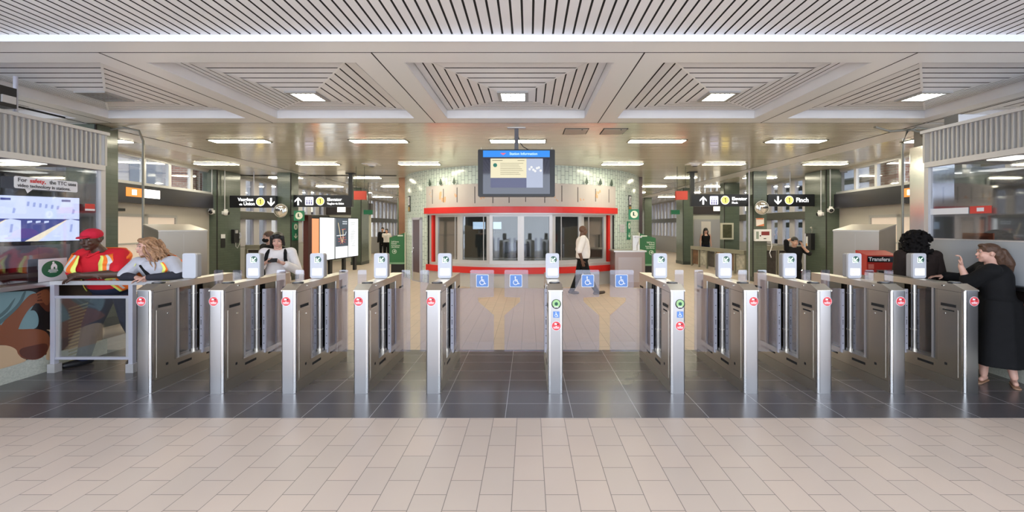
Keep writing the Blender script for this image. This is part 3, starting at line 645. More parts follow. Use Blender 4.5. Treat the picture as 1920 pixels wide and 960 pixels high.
# ================================================================= FARE GATES
YG = 4.297
M_STK_R = mat('sticker_red_gate', (.62, .05, .06), .4); M_STK_W = mat('sticker_white'); M_STK_B = mat('sticker_blue', (.10, .22, .52), .4)
M_STK_G = mat('sticker_green', (.30, .50, .22), .4)
M_SCR = emit('reader_screen', (1., .97, .88), 1.5); M_SCRO = emit('screen_orange', (1., .55, .2), .9)
M_ARR = emit('arrow_white_green', (.75, 1., .85), 1.3); M_ARRD = mat('arrow_dark_green', (.0, .06, .035), .3)
M_HILITE_TRIM = brushed('highlight_trim_steel', (.80, .80, .80), .17); M_POLE = mat('pole_steel', (.62, .60, .58), .27, 1.)
def fare_gate(x, label, left, right, kind='std', lside=True):
    """left/right: 'std', 'wide' or None paddle towards -x / +x; local y runs from the front end to the rear end"""
    t = thing('fare_gate', label, 'fare gate', (x, YG, 0), 0, 'stainless steel fare gates in a row across the hall')
    h = .0745; L = 1.225; zt = 1.115
    # kick plinth
    g = MB(); g.prism(rr(-h-.002, h+.002, .0, L, .018, 3), 'z', 0, .112); g.build('kick_plinth', M_STEEL_D, t)
    # front cabinet
    fc = MB(); fc.prism([(.018, .114), (.285, .114), (.285, zt), (.115, zt), (.018, 1.066)], 'x', -h, h); o = fc.build('front_cabinet', M_STEEL, t)
    ff = MB(); ff.prism(rr(-h-.001, h+.001, -.003, .05, .020, 6), 'z', .0, 1.063); ff.build('front_post', M_STEEL_L, o, smooth=40)
    for s in ((1,) if x < -.5 else (-1,) if x > .8 else (-1, 1)):
        ct_ = MB(); ct_.cyl((s*(h-.0165), .0155, .004), (s*(h-.0165), .0155, 1.058), .0200, n=28); ct_.build('corner_highlight_trim', M_HILITE_TRIM, o, smooth=40)  # extra-bright rod paints the highlight onto the rounded inner corner
    cp = MB(); cp.prism(rr(-h-.002, h+.002, -.003, .05, .020, 6), 'z', 1.063, 1.068)
    cp.add([(-h-.002, .0, 1.068), (h+.002, .0, 1.068), (h+.002, .118, 1.121), (-h-.002, .118, 1.121), (-h-.002, .0, 1.055), (h+.002, .0, 1.055), (h+.002, .118, 1.10), (-h-.002, .118, 1.10)],
           [(0, 1, 2, 3), (4, 7, 6, 5), (0, 4, 5, 1), (1, 5, 6, 2), (2, 6, 7, 3), (3, 7, 4, 0)])
    cp.build('sloped_cap', M_STEEL, o)
    pk = MB(); pk.cyl((0, .175, 1.112), (0, .175, 1.128), .058, n=24); pk.build('scanner_ring', M_BLACK, o, smooth=40)
    pk = MB(); pk.cyl((0, .175, 1.120), (0, .175, 1.134), .045, n=24); pk.build('scanner_lens', mat('scanner_grey', (.16, .16, .17), .3), o, smooth=40)
    for s in (-1, 1):
        a, b = sorted((s*h, s*(h+.003)))
        d = MB(); d.prism(rr(.065, .272, .135, .845, .006, 2), 'x', a, b); dd = d.build('access_door', M_STEEL, o)
        k = MB(); k.box(*sorted((s*(h+.003), s*(h+.0045))), .085, .245, .868, .898); k.build('ticket_slot', M_DARK, o)
        k = MB(); k.cyl((s*h, .20, .79), (s*(h+.008), .20, .79), .008, n=10); k.cyl((s*h, .225, 1.085), (s*(h+.007), .225, 1.085), .009, n=10); k.build('lock', M_CHROME, dd, smooth=40)
        k = MB(); k.prism(rr(.175, .205, .235, .262, .004, 2), 'x', *sorted((s*(h+.003), s*(h+.0042)))); k.build('drain_hole', M_DARK, dd)
        k = MB(); k.box(*sorted((s*h, s*(h+.001))), .018, .3, 1.037, 1.040); k.build('seam', M_DARK, o)
        if s < 0:
            k = MB(); k.prism(rr(.10, .225, .822, .838, .004, 2), 'x', -h-.0042, -h-.003); lp = k.build('label_plate', M_DARK, dd)
    # middle: sill with slots, top rail
    g = MB(); g.box(-h, h, .285, .91, .114, .262); g.build('sill_channel', M_STEEL, t)
    g = MB()
    for s in (-1, 1):
        a, b = sorted((s*h, s*(h+.002))); g.box(a, b, .33, .52, .185, .212); g.box(a, b, .74, .86, .185, .205)
    g.build('sensor_slots', M_DARK, t)
    g = MB(); g.box(-h, h, .285, .91, 1.045, zt); g.build('top_rail', M_STEEL, t)
    for s in (-1, 1): g = MB(); g.box(*sorted((s*.056, s*.062)), .705, .905, .262, 1.045); g.build('smoked_side_pane', M_SMOKE, t)
    g = MB(); g.box(-.003, .003, .39, .905, .262, 1.045); g.build('divider_pane', M_SMOKE, t)
    g = MB(); g.box(-.045, .045, .36, .385, .262, 1.045); g.build('inner_channel', M_ALU, t)
    g = MB(); g.box(-h, h, .285, .31, .262, 1.045); g.build('end_plate', M_STEEL_D, t)
    g = MB(); g.box(-.05, .05, .80, .90, .262, 1.045); g.build('drive_housing', M_BLACK, t)
    # reader pole
    g = MB(); g.cyl((0, .645, .262), (0, .645, 1.16), .032, n=20); p = g.build('reader_pole', M_POLE, t, smooth=40)
    g = MB(); g.cyl((0, .645, .50), (0, .645, .515), .035, n=20); g.cyl((0, .645, .93), (0, .645, .942), .035, n=20); g.cyl((0, .645, .26), (0, .645, .285), .042, n=20); g.build('collar', M_STEEL, p, smooth=40)
    # card reader
    w = .078
    g = MB(); g.prism(rr(-w+.004, w-.004, 1.126, 1.408, .022), 'y', .59, .665); r = g.build('card_reader', M_GREYS, t, smooth=40)
    g = MB(); g.prism(rr(-w, w, 1.12, 1.412, .024), 'y', .574, .60); g.build('reader_face', M_GREYB, r, smooth=40)
    if kind != 'blank':
        g = MB(); g.prism(circ(.012, 1.338, .040), 'y', .5725, .5745, 0); g.build('signal_disc', M_ARRD, r)
        g = MB(); g.prism(arrow_pts(.012, 1.338, .062, -PI/4), 'y', .5715, .573); g.prism([(-.022, 1.303), (.034, 1.303), (.034, 1.310), (-.022, 1.310)], 'y', .5715, .573); g.prism([(-.026, 1.303), (-.018, 1.303), (-.018, 1.362), (-.026, 1.362)], 'y', .5715, .573); g.build('signal_arrow', M_ARR, r)
        g = MB(); g.prism(rr(-.052, .058, 1.155, 1.235, .003, 2), 'y', .5722, .5745); sc = g.build('reader_screen', M_SCR, r)
        g = MB(); g.box(-.012, .026, .5716, .5723, 1.213, 1.219); g.box(-.026, .036, .5716, .5723, 1.203, 1.207); g.box(-.028, -.018, .5716, .5723, 1.178, 1.188); g.build('screen_print', M_SCRO, sc)
    # light bars and paddles at the barrier line
    yp = .685
    for s, kd in ((-1, left), (1, right)):
        a, b = sorted((s*.052, s*.088))
        g = MB(); g.box(a, b, yp-.02, yp+.0, .222, .98); lb = g.build('hinge_bar', M_LILAC, t)
        g = MB()
        for zz in (.25, .33, .42, .50, .56, .575, .59, .605, .64, .78, .93): g.box(a+.012, b-.012, yp-.0215, yp-.0205, zz, zz+.008)
        g.build('bar_holes', M_DARK, lb)
        if kd is None: continue
        if kd == 'std': pts = [(.088, .228), (.315, .228), (.315, 1.195), (.305, 1.205), (.22, 1.205), (.21, 1.195), (.21, .985), (.088, .985)]
        else: pts = [(.088, .228), (.558, .228), (.568, .238), (.568, .66), (.38, .825), (.38, .875), (.560, .882), (.568, .89), (.568, 1.195), (.558, 1.205), (.295, 1.205), (.283, 1.195), (.283, .985), (.088, .985)]
        pts = [(s*u, v) for u, v in pts]
        g = MB(); g.prism(pts, 'y', yp, yp+.010); pd = g.build('glass_paddle', M_PADDLE, t)
        if kd == 'wide':
            cx = s*.43
            g = MB(); g.prism(rr(cx-.075, cx+.075, 1.0, 1.15, .012, 3), 'y', yp-.0015, yp-.0005, 0); g.build('access_sticker', M_STK_W, pd)
            g = MB(); g.prism(rr(cx-.069, cx+.069, 1.006, 1.144, .010, 3), 'y', yp-.0025, yp-.0015, 0); ss = g.build('blue_field', M_STK_B, pd)
            g = MB(); wheelchair(g, cx, 1.075, .125, yp-.0035, yp-.0025); g.build('wheelchair_symbol', M_STK_W, ss)
    # rear cabinet
    g = MB(); g.prism(rr(-h, h, .91, L, .012, 3), 'z', .114, zt); o = g.build('rear_cabinet', M_STEEL, t)
    for s in (-1, 1):
        a, b = sorted((s*h, s*(h+.002)))
        k = MB(); k.box(a, b, 1.03, 1.19, .93, .955); k.build('ticket_slot', M_DARK, o)
        k = MB(); k.prism(rr(.935, 1.205, .135, .90, .006, 2), 'x', a, b); k.build('access_door', M_STEEL, o)
    # front stickers
    so = .022 if x > .8 else (-.022 if x < -.8 else .008)
    def notice(cx, cz, r=.049):
        g = MB(); g.prism(circ(cx, cz, r, 28), 'y', -.0045, -.003); n = g.build('round_notice', M_STK_W, t)
        g = MB(); g.prism(circ(cx, cz, r*.93, 28), 'y', -.0055, -.0045); g.build('red_field', M_STK_R, n)
        g = MB(); g.prism([(cx-.018, cz+.03), (cx-.002, cz+.03), (cx+.0, cz+.022), (cx+.008, cz+.028), (cx+.006, cz+.012), (cx-.018, cz+.012)], 'y', -.0065, -.0055)
        g.box(cx-.008, cx+.008, -.0065, -.0055, cz-.006, cz-.001); g.box(cx-.032, cx+.032, -.0065, -.0055, cz-.016, cz-.010); g.box(cx-.028, cx+.028, -.0065, -.0055, cz-.026, cz-.021)
        g.build('white_print', M_STK_W, n)
        g = MB(); g.prism([(cx+.008, cz+.024), (cx+.026, cz+.02), (cx+.024, cz+.012), (cx+.008, cz+.014)], 'y', -.0066, -.0056); g.build('dark_print', M_DARK, n)
    if kind == 'wide':
        notice(so, .70)
        g = MB(); g.prism(circ(so, .926, .050, 28), 'y', -.0045, -.003); n = g.build('tap_target', M_BLACK, t)
        g = MB(); g.prism(circ(so, .930, .040, 28), 'y', -.0055, -.0045); n1 = g.build('green_field', M_STK_G, n)
        g = MB(); g.prism(circ(so, .928, .018, 20), 'y', -.0065, -.0055); g.build('centre_dot', M_ARRD, n)
        g = MB(); g.box(so-.022, so+.022, -.0065, -.0055, .890, .899); g.build('white_print', M_STK_W, n)
        g = MB(); g.prism(rr(so-.033, so+.033, .785, .85, .004, 2), 'y', -.0045, -.003); n = g.build('access_sticker', M_STK_B, t)
        g = MB(); wheelchair(g, so, .817, .06, -.0055, -.0045); g.build('wheelchair_symbol', M_STK_W, n)
    else: notice(so, .953)
    return t
GX = [-3.982, -3.234, -2.486, -1.738, -.989, .2727, 1.537, 2.296, 3.055, 3.814, 4.573]
GL = ['end fare gate beside the vested staff, its card reader face blank grey',
      'fare gate standing in front of the stainless cabinet and conduit, second from the vested staff',
      'fare gate directly in front of the person reading a phone, third from the vested staff',
      'fare gate in front of the lit map panels, fourth from the vested staff',
      'fare gate with a wheelchair paddle on one side only and no green target',
      'fare gate between the two wheelchair lanes, green target and red sticker on its front',
      'fare gate with green target beside a narrow lane, below the green stand near the kiosk',
      'fare gate right next to the green-target gate, in front of the low stair railing',
      'fare gate in front of the person phoning in black by the column',
      'fare gate in front of the stainless cabinet, beside the red transfers box',
      'end fare gate beside the woman in the long black dress']
for i, x in enumerate(GX):
    l = 'wide' if i in (5, 6) else 'std'; r = 'wide' if i in (4, 5) else 'std'
    if i == 0: l = None
    if i == 10: r = None
    fare_gate(x, GL[i], l, r, 'blank' if i == 0 else 'wide' if i in (5, 6) else 'std')

# staff railing ----------------------------------------------------------------
t = thing('staff_railing', 'grey metal railing with glass infill that the two vested staff lean on', 'railing', (0, 4.94, 0))
for x in (-5.635, -4.71):
    g = MB(); g.box(x-.025, x+.025, -.025, .025, .02, 1.065); p = g.build('post', M_LILAC, t)
    g = MB(); g.box(x-.045, x+.045, -.04, .04, .0, .10); g.build('foot_block', M_ALU, p)
g = MB(); g.box(-5.66, -4.07, -.03, .03, 1.035, 1.082); g.build('top_rail', M_ALU, t)
g = MB(); g.box(-5.61, -4.735, -.018, .018, .875, .905); g.build('cross_rail', M_LILAC, t)
g = MB(); g.box(-5.61, -4.735, -.018, .018, .15, .18); g.build('cross_rail', M_LILAC, t)
for x in (-5.605, -4.775): g = MB(); g.box(x, x+.035, -.015, .015, .18, .875); g.build('panel_edge', M_ALU, t)
g = MB(); g.box(-5.57, -4.775, -.004, .004, .18, .875); g.build('glass_panel', M_GLASS, t)

# ================================================================= ROUND KIOSK
KX, KY, KR = -.25, 15.96, 4.33
def kp(deg, r, z): a = math.radians(deg); return (KX+r*math.sin(a), KY-r*math.cos(a), z)
def kwall(mb, d0, d1, z0, z1, r, th=.08, n=None, mi=0):
    n = n or max(1, int(abs(d1-d0)/2.5))
    for k in range(n):
        a, b = d0+(d1-d0)*k/n, d0+(d1-d0)*(k+1)/n
        A = [kp(a, r, z0), kp(b, r, z0), kp(b, r, z1), kp(a, r, z1)]; B = [kp(a, r-th, z0), kp(b, r-th, z0), kp(b, r-th, z1), kp(a, r-th, z1)]
        mb.add(A+B, [(0, 1, 2, 3), (7, 6, 5, 4), (0, 4, 5, 1), (3, 2, 6, 7)]+([(0, 3, 7, 4)] if k == 0 else [])+([(1, 5, 6, 2)] if k == n-1 else []), mi)
ks = thing('ticket_kiosk', 'round mint-tiled ticket kiosk with red canopy band in the middle of the hall', 'kiosk', (0, 0, 0))
uvf = lambda c: (math.atan2(c[0]-KX, KY-c[1])*KR, c[2])
def uvv(c): u, v = uvf(c); return (v, u)
g = MB(); kwall(g, -118, -40, 0, ZC-.001, KR); kwall(g, 40, 118, 0, ZC-.001, KR); kwall(g, -40, 40, 2.9, ZC-.001, KR)
g.build('tiled_wall', M_MINT, ks, uv=uvv)
g = MB(); kwall(g, 118, 242, 0, ZC-.001, KR, n=40); g.build('rear_wall', M_WALLG, ks)
g = MB(); kwall(g, -41, 41, 2.27, 2.93, KR+.06, .14, n=32); fp = g.build('fascia_panels', mat('fascia_grey', (.50, .46, .44), .45, noise=.06, nscale=3), ks)
g = MB()
for d in (-37, -31, -24.5, -17, -10, -4, 2, 9, 15.5, 22, 30, 37): kwall(g, d-.12, d+.12, 2.37+.08*random.random(), 2.82+.06*random.random(), KR+.063, .01, n=1)
g.build('panel_joints', M_DARK, fp)
g = MB()
for d, z, s in ((-32, 2.63, .13), (-30.5, 2.55, .12), (-25, 2.62, .07), (-14, 2.5, .06), (13, 2.5, .05), (24, 2.48, .05), (30, 2.62, .10), (31.5, 2.68, .08), (-38.5, 2.66, .04)):
    for q in range(3):
        dd, zz = d+random.uniform(-1, 1), z+random.uniform(-.08, .08)
        kwall(g, dd-s*4, dd+s*3.5, zz-s*.45, zz+s*.5, KR+.0625, .01, n=1)
g.build('worn_patches', mat('worn_orange', (.62, .36, .20), .6), fp)
g = MB(); kwall(g, -41, 41, 2.10, 2.275, KR+.14, .24, n=32); g.build('canopy_band', M_REDENAMEL, ks, smooth=30)
g = MB(); kwall(g, -40, 40, 2.06, 2.10, KR+.10, .3, n=32); g.build('canopy_soffit', M_ALU, ks)
g = MB(); kwall(g, -40, 40, 0, .40, KR+.02, .1, n=32); g.build('base_panels', mat('kiosk_base', (.50, .48, .44), .5), ks)
g = MB(); kwall(g, -40.5, 40.5, .40, .58, KR+.10, .22, n=32); g.build('counter_band', M_REDENAMEL, ks, smooth=30)
g = MB(); kwall(g, -38, 38, .58, .66, KR+.06, .3, n=32); g.build('counter_top', M_ALU, ks)
for s in (-1, 1):
    g = MB(); kwall(g, s*37.2, s*38.3, .58, 2.1, KR+.02, .12, n=1); g.build('red_jamb', M_REDENAMEL, ks)
    g = MB(); kwall(g, s*38.3, s*40, .58, 2.1, KR, .12, n=1); g.build('grey_jamb', M_ALU, ks)
    g = MB(); kwall(g, s*40, s*40.8, .0, 2.12, KR+.02, .03, n=1); g.build('dark_edge', M_DARK, ks)
fr = [-36.5, -24, -11.6, .25, 12.2, 24.2, 36.5]
for k in range(6):
    d0, d1 = fr[k], fr[k+1]; m_ = MB()
    A = Vector(kp(d0, KR-.02, 0)); B = Vector(kp(d1, KR-.02, 0)); d = (B-A); L = d.length; d.normalize(); ang = math.atan2(d.y, d.x)
    m_.box(0, .09, 0, .07, .66, 2.08); m_.box(L-.09, L, 0, .07, .66, 2.08); m_.box(.09, L-.09, 0, .07, .66, .76); m_.box(.09, L-.09, 0, .07, 2.0, 2.08)
    o = m_.build('window_frame', M_ALU, ks); o.location = A; o.rotation_euler = (0, 0, ang)
    p = MB(); p.box(.09, L-.09, .03, .036, .76, 2.0); p.build('pane', M_GLASS, o)
    if k in (0, 1, 4, 5):
        p = MB(); xm = L*(.78 if k < 2 else .3); p.box(xm, xm+.02, .02, .05, .76, 2.0); p.build('sliding_edge', M_ALU, o)
# kiosk inside
M_INT = mat('kiosk_interior', (.16, .17, .16), .7)
g = MB(); kwall(g, -70, 70, 0, ZC, 2.3, .05, n=30); g.build('inner_partition', M_INT, ks)
g = MB(); kwall(g, -39, 39, 0, 2.9, KR-1.2, .04, n=24, mi=0) if False else g.box(-3.0, 2.5, 12.6, 13.1, .72, .76); g.build('inner_desk', mat('desk_grey', (.4, .4, .38), .5), ks)
g = MB(); kwall(g, -70, 70, 2.9, 2.95, KR-.1, 2.0, n=30); g.build('inner_ceiling', mat('inner_ceiling', (.35, .35, .33), .7), ks)
def inner_monitor(x, y, z, w, h, label, m):
    t = thing('monitor', label, 'monitor', (x, y, z), 0, 'screens inside the kiosk')
    g = MB(); g.box(-w/2, w/2, 0, .04, 0, h); g.box(-.03, .03, .01, .04, -.12, 0); g.box(-.12, .12, -.05, .09, -.13, -.12); g.build('case', M_BLACK, t)
    g = MB(); g.box(-w/2+.02, w/2-.02, -.003, 0, .02, h-.02); g.build('screen', m, t)
SB = emit('blue_white_screen', (.45, .6, .8), .9)
inner_monitor(-1.55, 12.9, 1.62, .42, .26, 'small blue-white screen hanging inside the kiosk behind the second window', SB)
inner_monitor(-1.05, 12.9, 1.62, .42, .26, 'small blue-white screen inside the kiosk near its middle window', SB)
inner_monitor(-.55, 12.85, .89, .5, .34, 'dark monitor on the kiosk desk left of the middle frame', mat('screen_off', (.05, .06, .08), .2))
for x, lb in ((-.2, 'office chair back visible through the kiosk window near the centre frame'), (1.3, 'office chair back visible through the kiosk window behind the walking man')):
    t = thing('office_chair', lb, 'chair', (x, 13.45, 0), 0, 'chairs inside the kiosk')
    g = MB(); g.prism(rr(-.22, .22, .62, 1.15, .08), 'y', .0, .06); g.build('backrest', M_BLACK, t)
    g = MB(); g.prism(rr(-.24, .24, -.45, .0, .06), 'z', .44, .52); g.build('seat', M_BLACK, t); g = MB(); g.cyl((0, -.22, .06), (0, -.22, .44), .03); g.build('stem', M_STEEL, t)
    g = MB(); g.box(-.02, .02, -.0, .03, .44, .7); g.build('back_bracket', M_BLACK, t)
    g = MB()
    for k in range(5): a = k*2*PI/5; g.cyl((0, -.22, .09), (.26*math.cos(a), -.22+.26*math.sin(a), .05), .018, n=8); g.ball((.26*math.cos(a), -.22+.26*math.sin(a), .03), .03)
    g.build('star_base', M_BLACK, t)
t = thing('kiosk_corner_panel', 'copper-brown vertical panel at the kiosk edge by the purple door', 'panel', (0, 0, 0))
g = MB(); g.box(-4.62, -4.40, 14.75, 14.95, 0, ZC-.002); g.build('panel', mat('copper_brown', (.34, .17, .09), .3, .35, noise=.35, nscale=2.5), t)
g = MB(); g.box(-4.64, -4.38, 14.73, 14.97, 0, .10); g.build('skirting', mat('dark_skirting'), t)
t = thing('kiosk_corner_panel', 'dark bronze vertical panel at the kiosk edge by the green directional sign', 'panel', (0, 0, 0))
g = MB(); g.box(3.72, 3.98, 14.6, 14.8, 0, ZC-.002); g.build('panel', mat('dark_bronze', (.10, .07, .06), .25, .5, noise=.3, nscale=2.5), t)
g = MB(); g.box(3.70, 4.0, 14.58, 14.82, 0, .10); g.build('skirting', mat('dark_skirting'), t)
# kiosk door (purple-brown)
A = Vector(kp(-52.5, KR+.012, 0)); B = Vector(kp(-45, KR+.012, 0)); d = (B-A); L = d.length; ang = math.atan2(d.y, d.x)
g = MB(); g.box(0, L, -.06, .03, 0, .03); g.box(0, .05, -.06, .03, 0, 2.0); g.box(L-.05, L, -.06, .03, 0, 2.0); g.box(0, L, -.06, .03, 1.93, 2.0); o = g.build('door_frame', M_LILAC, ks); o.location = A; o.rotation_euler = (0, 0, ang)
g = MB(); g.box(.05, L-.05, -.045, .0, .03, 1.93); l_ = g.build('door', mat('purple_brown', (.085, .05, .06), .35), ks); l_.location = A; l_.rotation_euler = (0, 0, ang); l_['label'] = 'dark purple-brown service door'
g = MB(); g.box(.05, L-.05, -.05, -.045, .03, .28); g.build('kick_plate', M_STEEL, l_)
g = MB(); g.cyl((.11, -.045, .92), (.11, -.10, .92), .025); g.cyl((.11, -.045, 1.04), (.11, -.06, 1.04), .02); g.build('knob', M_CHROME, l_, smooth=40)
def kiosk_flat(name, deg, z0, z1, w, label, cat, mats, extra):
    A = Vector(kp(deg, KR+.012, 0)); t = thing(name, label, cat, A, math.radians(deg))
    g = MB(); g.box(-w/2, w/2, -.012, .004, z0, z1); g.build('plate', mats, t); extra(t); return t
def _x1(t):
    g = MB(); g.box(-.075, .075, -.014, -.012, 2.42, 2.68); g.build('white_field', M_STK_W, t)
    g = MB(); g.prism([(-.03, 2.46), (.0, 2.46), (.05, 2.62), (.02, 2.65), (-.01, 2.55)], 'y', -.016, -.014); g.build('pictogram', M_BLACK, t)
    g = MB(); g.box(-.085, .085, -.014, -.012, 2.22, 2.36); g.build('ochre_field', mat('ochre', (.42, .26, .04), .5), t)
for deg, lb in ((-58, 'black and ochre pictogram plate on the kiosk tiles above the purple door'), (53.5, 'black and ochre pictogram plate on the kiosk tiles above the green arrow sign')):
    kiosk_flat('pictogram_plate', deg, 2.2, 2.72, .20, lb, 'sign', M_BLACK, _x1)['group'] = 'pictogram plates on the kiosk'
def _x2(t):
    for k in range(4):
        g = MB(); g.box(-.10, .10-.03*(k % 2), -.014, -.012, 1.72-.05*k, 1.735-.05*k); g.build('printed_line', mat('print_grey', (.3, .3, .3), .6), t)
kiosk_flat('paper_notice', 46.5, 1.54, 1.78, .26, 'small white paper notice on the kiosk tiles behind the walking man', 'notice', mat('card_white'), _x2)
# spearhead lamps on top of the fascia
for d in (-38, -32, -25.5, -19, 19, 25.5, 32, 38):
    p = kp(d, KR+.05, 0)
    pass
sp_l = {-38: 'at its end near the purple door', -32: 'second from the purple door end', -25.5: 'third from the purple door end', 25.5: 'third from the green arrow sign end', 32: 'second from the green arrow sign end', 38: 'at its end near the green arrow sign'}
for d, s_ in sp_l.items():
    A = kp(d, KR+.10, 2.93); t = thing('spearhead_bracket', 'small dark spearhead bracket on the kiosk fascia '+s_, 'bracket', A, math.radians(d), 'spearhead brackets along the kiosk fascia')
    g = MB(); g.prism([(-.05, .05), (0, .0), (.05, .05), (0, .20)], 'y', -.012, .012); g.build('spearhead', mat('bracket_green', (.06, .09, .07), .4), t)
    g = MB(); g.box(-.012, .012, -.012, .012, -.0, .08); g.build('stem', mat('bracket_green'), t)

# side counter of the kiosk
t = thing('fare_machine_cabinet', 'brushed steel waist-high cabinet beside the kiosk with a dispenser on top', 'cabinet', (2.92, 11.74, 0), math.radians(0))
g = MB(); g.prism(rr(-.50, .36, 0, .7, .02), 'z', 0, 1.0); g.build('body', mat('warm_steel', (.36, .28, .25), .35, .7), t); g = MB(); g.box(-.53, .39, -.03, .73, 1.0, 1.04); g.build('top', M_STEEL, t)
g = MB(); g.box(-.40, .26, -.004, 0, .15, .85); g.build('front_panel', mat('warm_steel2', (.42, .36, .34), .3, .7), t)
t = thing('sanitizer_dispenser', 'small steel hand sanitizer dispenser standing on the cabinet by the kiosk', 'dispenser', (3.05, 11.95, 1.04))
g = MB(); g.box(-.07, .10, 0, .1, 0, .42); g.build('back_plate', M_STEEL, t); g = MB(); g.box(-.02, .16, -.12, .0, .36, .40); g.build('hood', M_ALU, t); g = MB(); g.cyl((.08, -.05, .0), (.08, -.05, .16), .035); g.cyl((.08, -.05, .16), (.08, -.05, .24), .012); g.build('bottle', M_STK_W, t, smooth=40)

# ================================================================= SIGNS
M_SIGN = mat('sign_black', (.008, .008, .010), .3); M_LIT = emit('sign_white_lit', (1, 1, 1), 1.6); M_YEL = emit('sign_yellow_lit', (1., .72, .12), 1.3); M_LIL = emit('sign_lilac_lit', (.78, .76, 1.), 1.2)
def disc1(t, x, z, r=.17):
    g = MB(); g.prism(circ(x, z, r, 28), 'y', -.066, -.062); d = g.build('line_disc', M_YEL, t)
    g = MB(); s_ = r*1.15; g.prism([(x+.02*s_/.14, z-.5*s_), (x+.16*s_, z-.5*s_), (x+.16*s_, z+.5*s_), (x+.04*s_, z+.5*s_), (x-.18*s_, z+.34*s_), (x-.18*s_, z+.20*s_), (x+.0*s_, z+.28*s_)] if False else [(x-.02*s_, z-.5*s_), (x+.16*s_, z-.5*s_), (x+.16*s_, z+.5*s_), (x+.04*s_, z+.5*s_), (x-.20*s_, z+.32*s_), (x-.20*s_, z+.18*s_), (x-.02*s_, z+.27*s_)], 'y', -.068, -.066); g.build('numeral_one', M_SIGN, d)
    g = MB(); g.prism(circ(x, z, r*1.08, 28), 'y', -.0635, -.060); g.build('disc_rim', M_LIT, t)
def way_sign(x0, x1, y, z0, z1, label, post=None):
    t = thing('hanging_sign', label, 'sign', (0, y, 0), 0, 'black illuminated wayfinding signs')
    g = MB(); g.prism(rr(x0, x1, z0, z1, .02, 3), 'y', -.06, .06); g.build('housing', M_SIGN, t)
    if post is not None:
        g = MB(); g.box(post-.06, post+.06, -.05, .05, z0, ZC-.001); g.build('post', M_BLACK, t)
        g = MB(); g.box(post-.13, post+.13, -.11, .11, ZC-.03, ZC-.001); g.build('ceiling_plate', M_BLACK, t)
    else:
        g = MB(); g.cyl(((x0+x1)/2, 0, z1), ((x0+x1)/2, 0, ZC-.001), .012); g.build('hanger', M_LILAC, t)
    return t
y = 13.15
t = way_sign(X(433, y), X(519, y), y, Z(389.5, y), Z(367, y), 'black overhead sign reading Vaughan via Union with a down arrow')
text('Vaughan', .145, M_LIT, t, (X(448.5, y), -.062, Z(374.5, y)), bold=.003); text('via', .09, M_LIT, t, (X(451, y), -.062, Z(383.5, y)), bold=.002); text('Union', .145, M_LIT, t, (X(459, y), -.062, Z(382.5, y)), bold=.003)
disc1(t, X(490.5, y), Z(378.5, y), .125); g = MB(); g.prism(arrow_pts(X(510.5, y), Z(379, y), .26, 0), 'y', -.064, -.060); g.build('arrow', M_LIT, t)
y = 13.5
t = way_sign(X(550, y), X(660, y), y, Z(388, y), Z(366, y), 'black overhead sign reading Elevator Vaughan via Union with an up arrow', X(658, y))
g = MB(); g.prism(arrow_pts(X(561, y), Z(377.5, y), .26, PI), 'y', -.064, -.060); g.build('arrow', M_LIT, t)
g = MB(); g.prism(rr(X(574, y), X(589.5, y), Z(385, y), Z(369.5, y), .03), 'y', -.064, -.060); pp_ = g.build('elevator_pictogram', M_LIL, t)
def lift_picto(pp, px0, y):
    g = MB()
    for k in range(3):
        xx = X(px0+3.5+k*4.2, y); g.prism(circ(xx, Z(376, y), .022, 10), 'y', -.066, -.064); g.box(xx-.02, xx+.02, -.066, -.064, Z(383.5, y), Z(377.8, y))
    g.box(X(px0+5, y), X(px0+6.2, y), -.066, -.064, Z(373.5, y), Z(371.5, y)); g.box(X(px0+9, y), X(px0+10.2, y), -.066, -.064, Z(373.5, y), Z(371.5, y))
    g.build('pictogram_figures', mat('sign_blue_ink', (.25, .25, .5), .5), pp)
lift_picto(pp_, 574, y)
disc1(t, X(602, y), Z(377.5, y), .125); text('Elevator', .142, M_LIT, t, (X(615, y), -.062, Z(374.5, y)), bold=.003); text('Vaughan via Union', .088, M_LIT, t, (X(615, y), -.062, Z(382, y)), bold=.002, xs=.82)
y = 13.2
t = way_sign(X(1296, y), X(1403, y), y, Z(387, y), Z(364.5, y), 'black overhead sign reading Elevator Finch with an up arrow', X(1297.5, y))
g = MB(); g.prism(arrow_pts(X(1317, y), Z(376, y), .26, PI), 'y', -.064, -.060); g.build('arrow', M_LIT, t)
g = MB(); g.prism(rr(X(1329.5, y), X(1345, y), Z(384, y), Z(368, y), .03), 'y', -.064, -.060); pp_ = g.build('elevator_pictogram', M_LIL, t); lift_picto(pp_, 1329.5, y)
disc1(t, X(1358, y), Z(375.5, y), .125); text('Elevator', .142, M_LIT, t, (X(1370.5, y), -.062, Z(373, y)), bold=.003); text('Finch', .088, M_LIT, t, (X(1370.5, y), -.062, Z(380.5, y)), bold=.002)
y = 13.15
t = way_sign(X(1438, y), X(1525, y), y, Z(387, y), Z(364.5, y), 'black overhead sign reading Finch with a down arrow')
g = MB(); g.prism(arrow_pts(X(1456.5, y), Z(376, y), .26, 0), 'y', -.064, -.060); g.build('arrow', M_LIT, t)
disc1(t, X(1477.5, y), Z(375.5, y), .125); text('Finch', .19, M_LIT, t, (X(1490, y), -.062, Z(375.5, y)), bold=.004)

